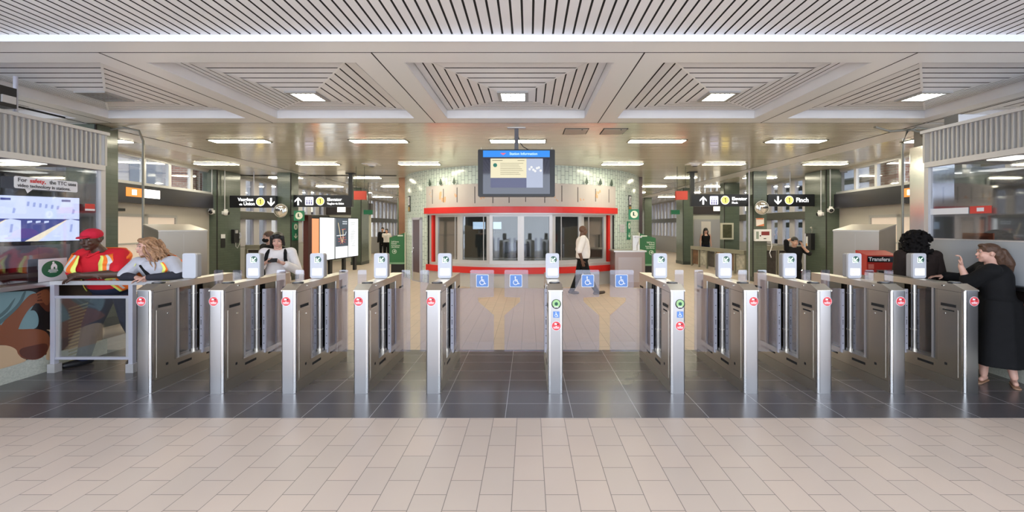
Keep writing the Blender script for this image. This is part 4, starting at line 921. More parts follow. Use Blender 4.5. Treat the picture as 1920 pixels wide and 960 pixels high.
# information screen in the middle
t = thing('information_screen', 'black hanging information screen with blue header, above the central gates', 'screen', (-.22, 7.3, 0))
g = MB(); g.prism(rr(-.67, .67, 2.245, 3.065, .02, 3), 'y', -.06, .08); g.build('casing', M_BLACK, t)
g = MB(); g.box(-.582, .582, -.064, -.058, 2.29, 3.04); g.build('glass_front', mat('screen_glass', (.012, .012, .035), .04, coat=.6), t)
g = MB(); g.box(-.58, .58, -.067, -.064, 2.93, 3.045); hb = g.build('blue_header', emit('header_blue', (.0, .19, .66), .9), t)
text('Station Information', .062, emit('header_text', (.55, .8, 1.), .9), hb, (-.12, -.0685, 2.987), bold=.001)
g = MB(); g.prism([(-.28, 3.0), (-.18, 3.0), (-.20, 2.985), (-.23, 2.965), (-.26, 2.985)], 'y', -.069, -.067); g.build('red_logo', emit('logo_red', (.8, .1, .15), .8), hb)
g = MB(); g.box(-.45, .175, -.067, -.064, 2.57, 2.905); pg = g.build('page', emit('page_cream', (.75, .68, .45), .75), t)
g = MB(); g.box(.175, .46, -.067, -.064, 2.40, 2.905); ph = g.build('photo_panel', emit('photo_grey', (.36, .40, .52), .8), t)
g = MB(); g.box(-.45, .175, -.067, -.064, 2.40, 2.565); g.build('footer_panel', emit('footer_blue', (.10, .11, .22), .6), t)
g = MB()
for k in range(7): g.box(-.28, .12-.05*((k*3) % 4)/2, -.0685, -.067, 2.82-.032*k, 2.826-.032*k)
g.box(-.42, -.24, -.0685, -.067, 2.868, 2.878); g.box(.02, .14, -.0685, -.067, 2.868, 2.876)
g.build('page_lines', mat('page_ink', (.22, .2, .12), .6), pg)
g = MB(); g.prism(circ(-.37, 2.79, .035, 20), 'y', -.0685, -.067); g.build('green_emblem', mat('emblem_green', (.02, .22, .15), .5), pg)
g = MB()
for k in range(7): g.prism(circ(.23+.032*k, 2.72+.035*math.sin(k*1.7), .022, 10), 'y', -.0685, -.067)
g.build('photo_figures', emit('photo_light', (.7, .7, .7), .8), ph)
g = MB(); g.box(-.035, .035, -.03, .04, 3.065, ZC-.001); g.build('drop_pole', mat('pole_grey', (.10, .10, .12), .4), t)
g = MB(); g.box(-.16, .16, -.06, .06, ZC-.012, ZC-.001); g.build('ceiling_plate', M_ALU, t)
g = MB(); g.tube([(.03, .0, 3.3), (.06, .0, 3.2), (.12, .0, 3.12), (.2, .0, 3.075), (.25, 0, 3.065)], .008, 6); g.build('cable', M_BLACK, t)
for s in (-1, 1):
    g = MB(); g.tube([(s*.62, .0, 3.06), (s*.62, 0, 3.11)], .008, 6); g.build('lifting_eye', M_STEEL, t)

# ceiling hatches and detectors
for x, lb in ((X(1079, 7.55), 'square access hatch in the glossy ceiling just right of the screen pole'), (X(1150, 7.55), 'pinkish access hatch in the glossy ceiling, second from the screen pole')):
    t = thing('ceiling_hatch', lb, 'hatch', (x, 7.55, ZC), 0, 'ceiling access hatches')
    g = MB(); g.box(-.20, .20, -.22, .22, -.012, -.001); g.build('cover', mat('hatch_beige', (.42, .38, .34), .35, .3), t); g = MB(); g.box(-.215, .215, -.235, .235, -.006, -.0005); g.build('rim', M_DARK, t)
    g = MB(); g.cyl((.1, -.19, -.02), (.1, -.19, -.01), .015); g.build('latch', M_BLACK, t)
for px, py, lb in ((697, 308, 'small pale ceiling detector on a square plate, TV-booth side of the kiosk'), (1303, 307, 'small pale ceiling detector on a square plate near the red hanging sign past the kiosk')):
    Y_ = 780*1.72/(424-py); t = thing('ceiling_detector', lb, 'detector', (X(px, Y_), Y_, ZC))
    g = MB(); g.box(-.22, .22, -.16, .16, -.015, -.001); g.build('plate', M_WHITE, t); g = MB(); g.cyl((0, 0, -.015), (0, 0, -.05), .12, .10, n=20); g.cyl((0, 0, -.05), (0, 0, -.07), .05, n=16); g.build('housing', M_WHITE, t, smooth=40)
    g = MB(); g.cyl((0, 0, -.070), (0, 0, -.08), .08, .06, n=16); g.build('lens', M_BLACK, t)
for px, lb in ((675.5, 'red hanging sign on two wires beyond the lit map panels'), (1277.5, 'red hanging sign on two wires above the green payment stand on the steel-cabinet side')):
    Y_ = 12.0; x = X(px, Y_); t = thing('red_hanging_sign', lb, 'sign', (x, Y_, 0), 0, 'red hanging box signs')
    g = MB(); g.box(-.165, .165, -.05, .05, 2.49, 2.74); g.build('box', mat('dull_red', (.48, .05, .03), .5), t)
    for s in (-1, 1): g = MB(); g.cyl((s*.12, 0, 2.74), (s*.12, 0, ZC-.001), .006, n=6); g.build('wire', M_BLACK, t)
for Y_, x, lb in ((16.5, X(690.5, 16.5), 'small dark green sign sticking out above the corridor behind the lit map panels'), (16.5, X(1266, 16.5), 'small dark green sign projecting over the corridor right of the kiosk')):
    t = thing('green_projecting_sign', lb, 'sign', (x, Y_, 0), 0, 'small green signs over the corridors')
    g = MB(); g.box(-.17, .17, -.04, .04, 2.20, 2.37); g.build('panel', mat('exit_green', (.01, .13, .06), .4), t); g = MB(); g.cyl((0, 0, 2.37), (0, 0, ZC-.001), .01, n=6); g.build('hanger', M_BLACK, t)
# green person / arrow signs
M_EXG = mat('route_green', (.02, .20, .10), .4)
def green_pair(px, y, z_c, label1, label2, dx, side=None):
    x = X(px, y); w = .155
    t = thing('green_circle_sign', label1, 'sign', (x, y, 0), 0, 'green circle signs')
    g = MB(); g.box(-w, w, -.03, .03, z_c-.17, z_c+.15); g.build('panel', M_EXG, t)
    g = MB(); (g.box(-.30, -.15, -.01, .01, z_c-.02, z_c+.02) if x < 0 else g.box(-.02, .02, .02, .36, z_c-.02, z_c+.02)); g.build('arm', M_BLACK, t)
    g = MB(); g.prism(circ(0.01, z_c-.01, .115, 24), 'y', -.033, -.030); c_ = g.build('disc', mat('pale_cream', (.75, .78, .66), .5), t)
    g = MB(); g.prism(circ(-.01, z_c+.04, .022, 12), 'y', -.035, -.033); g.box(-.03, .01, -.035, -.033, z_c-.03, z_c+.02); g.box(-.03, .045, -.035, -.033, z_c-.05, z_c-.03); g.build('seated_figure', M_ARRD, c_)
    t = thing('green_arrow_sign', label2, 'sign', (x+dx, y, 0) if side is None else side, 0 if side is None else (PI/2 if side[0] < 0 else math.radians(50)), 'vertical green arrow signs')
    if side is not None and side[0] < 0: t.scale = (1.5, 1, 1)
    g = MB(); g.box(-.10, .10, -.02, .01, z_c-.80, z_c-.22); g.build('panel', M_EXG, t)
    g = MB(); g.prism([(.07*math.cos(a), z_c-.36+.10*math.sin(a)) for a in [2*PI*k/20 for k in range(20)]], 'y', -.023, -.020); g.build('oval', mat('pale_cream'), t)
    g = MB(); g.box(-.02, .01, -.025, -.023, z_c-.40, z_c-.33); g.build('figure', M_ARRD, t)
    g = MB(); g.prism(arrow_pts(0, z_c-.66, .16, 0), 'y', -.023, -.020); g.build('arrow', mat('pale_cream'), t)
green_pair(561, 13.24, Z(404, 13.24), 'green square sign with a cream disc beside the mirror column, TV-booth side', 'vertical green down-arrow sign on the mirror column, TV-booth side', -.17, (-7.597, 13.51, 0))
green_pair(1188, 12.9, Z(401.5, 12.9), 'green square sign with a cream disc at the kiosk edge', 'vertical green down-arrow sign on the kiosk tiles', -.14, kp(52, KR+.02, 0))

# payment stands
def stand(x, y, label, flip):
    t = thing('payment_stand', label, 'stand', (x, y, 0), 0, 'green angled-top stands')
    s = -1 if flip else 1; w = .26
    pts = [(-w*s, .50), (w*s, .50), (w*s, 1.50), (-w*s, 1.34)]
    g = MB(); g.prism(pts, 'y', -.09, .10); b = g.build('body', mat('stand_green', (.03, .15, .055), .4), t)
    g = MB(); g.box(-w, w, -.095, .10, .44, .50); g.build('pale_base_strip', mat('pale_green', (.20, .36, .22), .5), t)
    g = MB(); g.prism([(w*s, 0), (w*s+.035*s, 0), (w*s+.035*s, 1.53), (w*s, 1.51)], 'y', -.10, .10); g.build('cream_edge', mat('edge_cream', (.62, .62, .50), .5), t)
    g = MB(); g.box(-w+.05, w-.05, -.07, .08, 0, .44); g.build('foot', M_BLACK, t)
    T = mat('stand_text', (.62, .70, .60), .5)
    al = 'LEFT' if not flip else 'RIGHT'; x0 = -w*.75 if not flip else w*.85
    for body, sz, zz in (('Self-Serve', .075, 1.20), ('Reload', .075, 1.135), ('Rechargement', .06, 1.07), ('Libre-Service', .06, 1.015)): text(body, sz, T, b, (x0, -.092, zz), bold=.001, xs=.85, align=al)
    g = MB(); g.box(.02*s-.0, .20*s, -.093, -.090, 1.385, 1.43) if s > 0 else g.box(-.22, -.02, -.093, -.090, 1.39, 1.43); g.build('pale_label', T, b)
    cx = -w*.35 if not flip else w*.45
    g = MB(); g.prism(circ(cx, .87, .075, 24), 'y', -.093, -.090); r_ = g.build('ring', T, b); g = MB(); g.prism(circ(cx, .87, .060, 24), 'y', -.095, -.093); g.build('ring_inside', mat('stand_green'), r_)
    g = MB(); g.box(cx, cx+.035, -.097, -.095, .84, .91); g.box(cx-.04, cx-.01, -.097, -.095, .86, .88); g.build('symbol', T, r_)
    return t
stand(X(746, 14.2), 14.2, 'green angled-top stand at the TV-booth side of the round kiosk', False)
stand(X(1213, 13.6), 13.6, 'green angled-top stand at the steel-cabinet side of the round kiosk', True)

# lit map panels
A = Vector((X(576, 13.4), 13.4, 0)); B = Vector((X(671, 16.6), 16.6, 0)); d = B-A; L = d.length
t = thing('map_display', 'tall dark display unit with glowing white panels and a transit map', 'display', A, math.atan2(d.y, d.x))
g = MB(); g.box(-.02, .17, -.05, .12, 0, 2.08); g.build('end_post', mat('dark_red_post', (.06, .012, .012), .3), t)
g = MB(); g.box(.17, L, .0, .12, .52, 2.06); g.build('cabinet', M_SIGN, t)
g = MB(); g.box(.20, .62, -.006, .0, .62, 1.98); g.build('orange_strip', emit('orange_glow', (1., .36, .16), .75), t)
for u0, u1, nm in ((.68, 1.55, 0), (1.62, 2.45, 1), (2.50, 3.22, 2)):
    g = MB(); g.box(u0, u1, -.006, .0, .56, 2.02); pn = g.build('light_panel', emit('panel_glow', (.93, .98, 1.), .95), t)
    if nm == 1:
        g = MB(); g.box(u0, u1, -.009, -.006, .98, 2.02); mp_ = g.build('map_sheet', emit('map_dark', (.035, .05, .07), 1.), pn)
        g = MB()
        def ln(a, b, w, mi):
            a, b = Vector(a), Vector(b); q = (b-a).normalized(); n_ = Vector((-q.y, q.x))*w
            g.prism([tuple(a-n_), tuple(b-n_), tuple(b+n_), tuple(a+n_)], 'y', -.012, -.009, mi)
        cx = (u0+u1)/2
        ln((cx-.25, 1.85), (cx-.08, 1.3), .014, 0); ln((cx-.08, 1.3), (cx+.02, 1.12), .014, 0); ln((cx+.02, 1.12), (cx+.08, 1.3), .014, 0); ln((cx+.08, 1.3), (cx+.06, 1.62), .014, 0)
        ln((cx-.35, 1.38), (cx+.22, 1.40), .014, 1); ln((cx+.22, 1.40), (cx+.30, 1.52), .014, 1); ln((cx-.02, 1.60), (cx+.25, 1.62), .010, 2)
        for k in range(9):
            a = k*.7; ln((cx+.02+.05*math.cos(a), 1.22+.07*math.sin(a)), (cx+.02+.28*math.cos(a), 1.22+.16*math.sin(a)), .008, 2)
        for k in range(8): g.box(cx+.05+.08*(k % 4), cx+.10+.08*(k % 4), -.012, -.009, 1.80+.08*(k//4), 1.84+.08*(k//4), 1)
        g.build('map_lines', [emit('map_yellow', (.7, .55, .3), .9), emit('map_white', (.6, .65, .7), .9), emit('map_red', (.6, .08, .06), .9)], mp_)
    if nm == 2:
        g = MB()
        for k in range(16): g.box(u0+.14, u1-.2-.05*(k % 3), -.008, -.006, 1.86-.06*k, 1.875-.06*k)
        g.build('printed_lines', mat('faint_print', (.40, .45, .45), .6), pn)
for u in (.25, 1.3, 2.2, 3.0):
    g = MB(); g.box(u, u+.16, .02, .10, 0, .52); g.build('leg', M_BLACK, t)

# steel cabinets (skewed, sloping tops)
def steel_cabinet(corner, side, w, d, label):
    t = thing('steel_cabinet', label, 'cabinet', (corner[0], corner[1], 0))
    fd = Vector((.574, .819)) if side < 0 else Vector((-.574, .819)); sd = Vector((-.737, .516)) if side < 0 else Vector((.737, .516))
    p0 = Vector((0, 0)); p1 = fd*w; p2 = p1+sd*d; p3 = sd*d
    def solid(mb, z0, zf, zb, off=0):
        vs = [(p.x, p.y, z0) for p in (p0, p1, p2, p3)]+[(p0.x, p0.y, zf), (p1.x, p1.y, zf), (p2.x, p2.y, zb), (p3.x, p3.y, zb)]
        mb.add(vs, [(0, 3, 2, 1), (4, 5, 6, 7), (0, 1, 5, 4), (1, 2, 6, 5), (2, 3, 7, 6), (3, 0, 4, 7)])
    g = MB(); solid(g, .06, 1.64, 1.74); g.build('body', mat('warm_brushed', (.46, .42, .36), .38, .75, noise=.06, nscale=3), t)
    g = MB(); e = .012; c = (p1+p3)/2; q = [c+(p-c)*1.02 for p in (p0, p1, p2, p3)]
    zf, zb = 1.642, 1.742; vs = [(q[0].x, q[0].y, zf), (q[1].x, q[1].y, zf), (q[2].x, q[2].y, zb), (q[3].x, q[3].y, zb)]
    vs += [(v[0], v[1], v[2]+.022) for v in vs]; g.add(vs, [(0, 3, 2, 1), (4, 5, 6, 7), (0, 1, 5, 4), (1, 2, 6, 5), (2, 3, 7, 6), (3, 0, 4, 7)]); g.build('sloping_lid', mat('warm_lid', (.60, .56, .50), .35, .6), t)
    g = MB(); solid(g, 0, .058, .058); g.build('plinth', M_DARK, t)
    n = Vector((fd.y, -fd.x)); n = n if n.y < 0 else -n; m_ = fd*(w*.5)
    g = MB()
    for dd in (-.003, .0): pass
    a = m_-fd*.003+n*.002; b = m_+fd*.003+n*.002; g.quad((a.x, a.y, .1), (b.x, b.y, .1), (b.x, b.y, 1.6), (a.x, a.y, 1.6)); g.build('door_seam', M_STEEL_D, t)
    h_ = m_+fd*.06; g = MB(); g.cyl((h_.x, h_.y, 1.0), (h_.x+n.x*.03, h_.y+n.y*.03, 1.0), .02); g.build('lock', M_CHROME, t)
steel_cabinet((X(297, 6.6), 6.6), -1, .64, .92, 'tall boxy stainless cabinet with sloping lid behind the vested woman')
steel_cabinet((X(1648, 6.6), 6.6), 1, .62, .95, 'tall boxy stainless cabinet with sloping lid behind the red transfers box')
# transfers box
t = thing('transfers_box', 'red transfers dispenser box on a post behind the gates near the curly-haired person', 'dispenser', (X(1656, 6.1), 6.1, 0), math.radians(-12))
g = MB(); g.add([(-.21, 0, 1.0), (.19, 0, 1.0), (.19, .3, 1.0), (-.21, .3, 1.0), (-.21, 0, 1.30), (.19, 0, 1.30), (.19, .3, 1.36), (-.21, .3, 1.36)], [(0, 3, 2, 1), (4, 5, 6, 7), (0, 1, 5, 4), (1, 2, 6, 5), (2, 3, 7, 6), (3, 0, 4, 7)]); b = g.build('body', mat('transfer_red', (.50, .03, .02), .35), t)
g = MB(); g.box(-.20, .17, -.006, 0, 1.20, 1.285); pl = g.build('name_plate', M_BLACKG, b); text('Transfers', .075, mat('text_white', (.85, .85, .85), .4), pl, (-.19, -.008, 1.242), bold=.002, xs=.95)
g = MB(); g.box(-.19, -.12, -.004, 0, 1.10, 1.17); g.build('pink_label', mat('pink_label', (.75, .2, .15), .5), b)
g = MB(); g.box(-.09, .03, -.03, 0, 1.02, 1.09); g.build('outlet', M_STEEL, b); g = MB(); g.box(-.075, .015, -.031, -.03, 1.03, 1.07); g.build('slot', M_DARK, b)
g = MB(); g.box(-.05, .05, .1, .2, .02, 1.0); g.build('post', M_STEEL, t); g = MB(); g.box(-.15, .15, .0, .3, 0, .02); g.build('base_plate', M_STEEL, t)

# mirrors, cameras, phones on the columns
def mirror(px, py, y, label):
    t = thing('convex_mirror', label, 'mirror', (X(px, y), y, Z(py, y)), 0, 'round convex mirrors on the columns')
    r = .20; rings = []
    for k in range(7):
        a = PI/2*(1-k/6.0)*.9; rings.append([(r*math.cos(a)*math.cos(2*PI*j/28), -.05-.07*math.sin(a), r*math.cos(a)*math.sin(2*PI*j/28)) for j in range(28)])
    g = MB(); g.rings(rings, cap=True); g.build('mirror_dome', mat('mirror', (.9, .9, .86), .02, 1.), t, smooth=60)
    g = MB(); g.cyl((0, -.055, 0), (0, -.03, 0), r+.015, n=28); g.build('rim', M_STEEL, t); g = MB(); g.cyl((0, -.03, 0), (0, .20, 0), .02); g.build('arm', M_BLACK, t); g = MB(); g.cyl((0, -.04, r), (0, -.04, r+.06), .012); g.build('top_bolt', M_BLACK, t)
mirror(528, 395, 13.1, 'round convex mirror beside the Vaughan sign'); mirror(1427, 389.5, 12.84, 'round convex mirror beside the Finch down-arrow sign')
def dome(px, py, y, label, rz=0):
    t = thing('dome_camera', label, 'camera', (X(px, y) if not rz else (-9.405 if rz > 0 else 8.915), y, Z(py, y)), rz, 'white dome cameras on the columns')
    g = MB(); g.ball((0, 0, 0), .085); g.cyl((0, 0, .06), (0, 0, .11), .05); g.build('housing', M_WHITE, t, smooth=60); g = MB(); g.ball((.02 if px < 900 else -.02, -.045, -.01), .055); g.build('lens', M_BLACKG, t, smooth=60)
    g = MB(); g.cyl((0, .03, .1), (0, .03, ZC-Z(py, y)-.002), .014, n=8); g.build('conduit', M_ALU, t); g = MB(); g.box(-.05, .05, .03, .09, -.05, .05); g.build('wall_mount', M_WHITE, t)
dome(396, 397, 12.57, 'white dome camera on the TV-booth side column, the one nearer the doors')
dome(417, 399, 12.9, 'white dome camera on the TV-booth side column, the one nearer the Vaughan sign', PI/2)
dome(1541, 401, 12.75, 'white dome camera on the steel-cabinet side column, the one nearer the Finch sign', -PI/2)
dome(1558, 394, 12.51, 'white dome camera on the steel-cabinet side column, the one nearer the doors')
t = thing('payphone', 'black payphone with hanging cord on the TV-booth side column', 'telephone', (-9.45, 13.36, 0), PI/2)
g = MB(); g.box(-.10, .12, -.05, .045, 1.18, 1.62); g.build('housing', M_BLACK, t); g = MB(); g.box(-.06, .02, -.09, -.05, 1.50, 1.60); g.build('lamp', M_ALU, t)
g = MB(); g.tube([(.10, -.07, 1.42), (.16, -.07, 1.36), (.12, -.07, 1.15), (.02, -.07, 1.02), (-.04, -.06, 1.08), (-.03, -.05, 1.2)], .009, 6); g.build('cord', M_ALU, t); g = MB(); g.tube([(.13, -.07, 1.52), (.15, -.09, 1.42), (.13, -.07, 1.33)], .025, 8); g.build('handset', M_LILAC, t)
t = thing('wall_notice_plate', 'small grey and black instruction plate beside the payphone on the TV-booth side', 'sign', (-9.493, 12.9, 0), PI/2)
g = MB(); g.box(-.09, .09, -.005, .005, 1.06, 1.48); g.build('plate', M_BLACK, t); g = MB(); g.box(-.09, .09, -.007, -.005, 1.35, 1.48); g.build('pale_header', mat('sticker_white'), t)
t = thing('payphone', 'black payphone box with a white front on the steel-cabinet side column', 'telephone', (8.96, 13.25, 0), -PI/2)
g = MB(); g.box(-.12, .14, -.08, .045, .98, 1.50); g.build('housing', M_BLACK, t); g = MB(); g.box(-.12, .0, -.09, -.08, 1.10, 1.40); g.build('white_front', M_STK_W, t); g = MB(); g.box(-.10, -.02, -.095, -.09, 1.10, 1.18); g.build('orange_label', mat('label_orange', (.7, .35, .12), .5), t)
g = MB(); g.tube([(.1, -.03, 1.5), (.12, -.03, 1.6), (.09, -.02, 1.66)], .01, 6); g.ball((.08, -.03, 1.68), .03); g.build('gooseneck', M_STEEL, t)
t = thing('service_phone_box', 'white wall box with a dark red window on the mirror column behind the gates', 'notice box', (X(1430, 12.95), 12.95, 0))
g = MB(); g.box(-.26, .24, -.05, .045, Z(452, 12.95), Z(430, 12.95)); g.build('case', M_WHITE, t)
g = MB(); g.box(-.07, .18, -.055, -.05, Z(441, 12.95), Z(434, 12.95)); g.build('red_window', mat('maroon', (.22, .03, .03), .3), t); g = MB(); g.box(-.23, -.15, -.055, -.05, Z(448, 12.95), Z(434, 12.95)); g.build('side_label', mat('grey_green', (.25, .3, .25), .5), t)
g = MB(); g.cyl((-.10, -.05, Z(442, 12.95)), (-.10, -.06, Z(442, 12.95)), .02); g.box(-.0, .08, -.055, -.05, Z(448, 12.95), Z(446.5, 12.95)); g.build('button', M_BLACK, t)
g = MB(); g.tube([(.24, -.02, 1.3), (.27, -.03, 1.1), (.20, -.03, .9), (.25, -.03, .75)], .012, 6); g.build('cable', M_WHITE, t)
t = thing('paper_notice', 'white and orange notice sheet on the column above the white wall box', 'notice', (X(1425, 12.97), 12.97, 0))
g = MB(); g.box(-.12, .12, -.008, .025, Z(424, 12.97), Z(409, 12.97)); g.build('sheet', mat('sheet_cream', (.75, .68, .62), .5), t); g = MB(); g.prism([(-.12, Z(424, 12.97)), (.12, Z(424, 12.97)), (.12, Z(419.5, 12.97))], 'y', -.010, -.008); g.box(-.12, .1, -.010, -.008, Z(411.5, 12.97), Z(409, 12.97)); g.build('orange_print', mat('print_orange', (.65, .22, .10), .5), t)
g = MB(); g.cyl((X(1404.5, 12.9), 12.9, .0), (X(1404.5, 12.9), 12.9, ZC-.001), .02, n=8); tag(g.build('riser_pipe', M_LILAC), 'thin vertical pipe in front of the mirror column near the Finch sign', 'pipe')
g = MB(); g.cyl((X(1509, 13.0), 13.0, .0), (X(1509, 13.0), 13.0, 1.5), .03, n=10); tag(g.build('steel_bollard_post', M_LILAC), 'slim pale standing post beside the payphone, steel-cabinet side', 'post')

# stair railings with merchandise-like panels behind glass
def railing(p0, p1, n, label, h, mats):
    A, B = Vector((p0[0], p0[1], 0)), Vector((p1[0], p1[1], 0)); d = B-A; L = d.length
    t = thing('stair_railing', label, 'railing', A, math.atan2(d.y, d.x))
    g = MB(); g.box(0, L, -.06, .06, h-.14, h); g.build('top_rail', mat('rail_steel', (.36, .34, .27), .4, .6), t)
    for k in range(n+1):
        u = L*k/n; g = MB(); g.box(u-.03, u+.03, -.03, .03, 0, h-.14); g.build('post', mat('rail_steel'), t)
    for k in range(n):
        g = MB(); g.box(L*k/n+.05, L*(k+1)/n-.05, .02, .03, .10, h-.16); g.build('infill_panel', mats[k % len(mats)], t)
    return t
RP = [mat('infill_brown', (.16, .075, .035), .5, noise=.9, nscale=5), mat('infill_pale', (.45, .42, .36), .5, noise=.8, nscale=7), mat('infill_dark', (.06, .05, .045), .5, noise=.8, nscale=7), mat('infill_orange', (.45, .22, .07), .5, noise=.5, nscale=4)]
railing((X(1297, 18.2), 18.2), (X(1398, 14.6), 14.6), 6, 'low stair railing with colourful printed infill panels, below the Elevator Finch sign', .87, RP)
railing((7.5, 13.75), (8.95, 13.75), 2, 'stair railing between the two columns under the Finch sign', 1.08, [RP[2]])
railing((-9.45, 13.9), (-8.1, 13.9), 3, 'stair railing between the two columns under the Vaughan sign', 1.10, [RP[2]])
t = thing('framed_poster', 'narrow framed dark poster on the far column behind the stair railing', 'poster', (X(1363, 16.46), 16.46, 0))
g = MB(); g.box(-.25, .25, -.03, .04, Z(449, 16.45), Z(418, 16.45)); g.build('frame', mat('frame_cream', (.55, .52, .42), .5), t); g = MB(); g.box(-.18, .18, -.035, -.03, Z(446, 16.45), Z(421, 16.45)); g.build('print', mat('print_olive', (.06, .06, .03), .4, noise=.8, nscale=9), t)
t = thing('elevator_front', 'pale elevator front with grey door under a dark band behind the stair railing', 'elevator', (X(1338, 19.8), 19.8, 0))
g = MB(); g.box(-1.4, 1.4, 0, .2, 0, 2.3); g.build('surround', mat('elevator_cream', (.55, .54, .46), .5), t); g = MB(); g.box(-1.5, 1.5, -.1, .2, 2.3, 2.85); g.build('header_band', mat('header_brown', (.05, .04, .04), .4), t)
g = MB(); g.box(-.95, .45, -.03, 0, 0, 2.05); g.build('door', mat('elevator_grey', (.42, .41, .42), .4), t); g = MB(); g.box(-.6, -.15, -.035, -.03, 1.3, 1.95); g.build('paper', mat('sheet_cream'), t); g = MB(); g.box(-.05, .3, -.11, -.1, 2.45, 2.7); g.build('lit_sign', emit('warm_lit', (1., .9, .7), 1.8), t)
g = MB(); g.box(.65, 1.3, -.03, 0, .9, 1.9); g.build('side_poster', mat('poster_pale', (.45, .5, .55), .5), t)
t = thing('elevator_front', 'dark elevator header band with a small lit sign above the map panels', 'elevator', (X(640, 20.5), 20.5, 0))
g = MB(); g.box(-1.4, 1.4, 0, .2, 0, 2.3); g.build('surround', mat('elevator_cream'), t); g = MB(); g.box(-1.5, 1.5, -.1, .2, 2.3, 2.85); g.build('header_band', mat('header_brown'), t); g = MB(); g.box(-.15, .25, -.11, -.1, 2.42, 2.66); g.build('lit_sign', emit('warm_lit', (1., .9, .7), 1.8), t)

# ================================================================= PEOPLE
UP = Vector((0, 0, 1))
def blob(mb, name, m, parent, voxel=.008, it=4, fac=.5, smooth=70):
    o = mb.build(name, m, None)
    md = o.modifiers.new('r', 'REMESH'); md.mode = 'VOXEL'; md.voxel_size = voxel; md.use_smooth_shade = True
    if it: s = o.modifiers.new('s', 'SMOOTH'); s.factor = fac; s.iterations = it
    bpy.context.view_layer.update()
    me = bpy.data.meshes.new_from_object(o.evaluated_get(bpy.context.evaluated_depsgraph_get()))
    o.modifiers.clear(); old = o.data; o.data = me; me.name = name; bpy.data.meshes.remove(old)
    if not me.materials: me.materials.append(m)
    me.shade_smooth(); o.parent = parent; return o
def cloth(name, c, rough=.85, bump=.5, noise=.1): return mat(name, c, rough, noise=noise, nscale=14, bump=bump, spec=.25)
RINGS = [(-.30, .125, .10), (-.1, .165, .120), (.12, .163, .118), (.42, .145, .108), (.8, .162, .116), (1.2, .180, .122), (1.55, .180, .112), (1.80, .135, .090), (1.96, .075, .066), (2.12, .056, .056)]

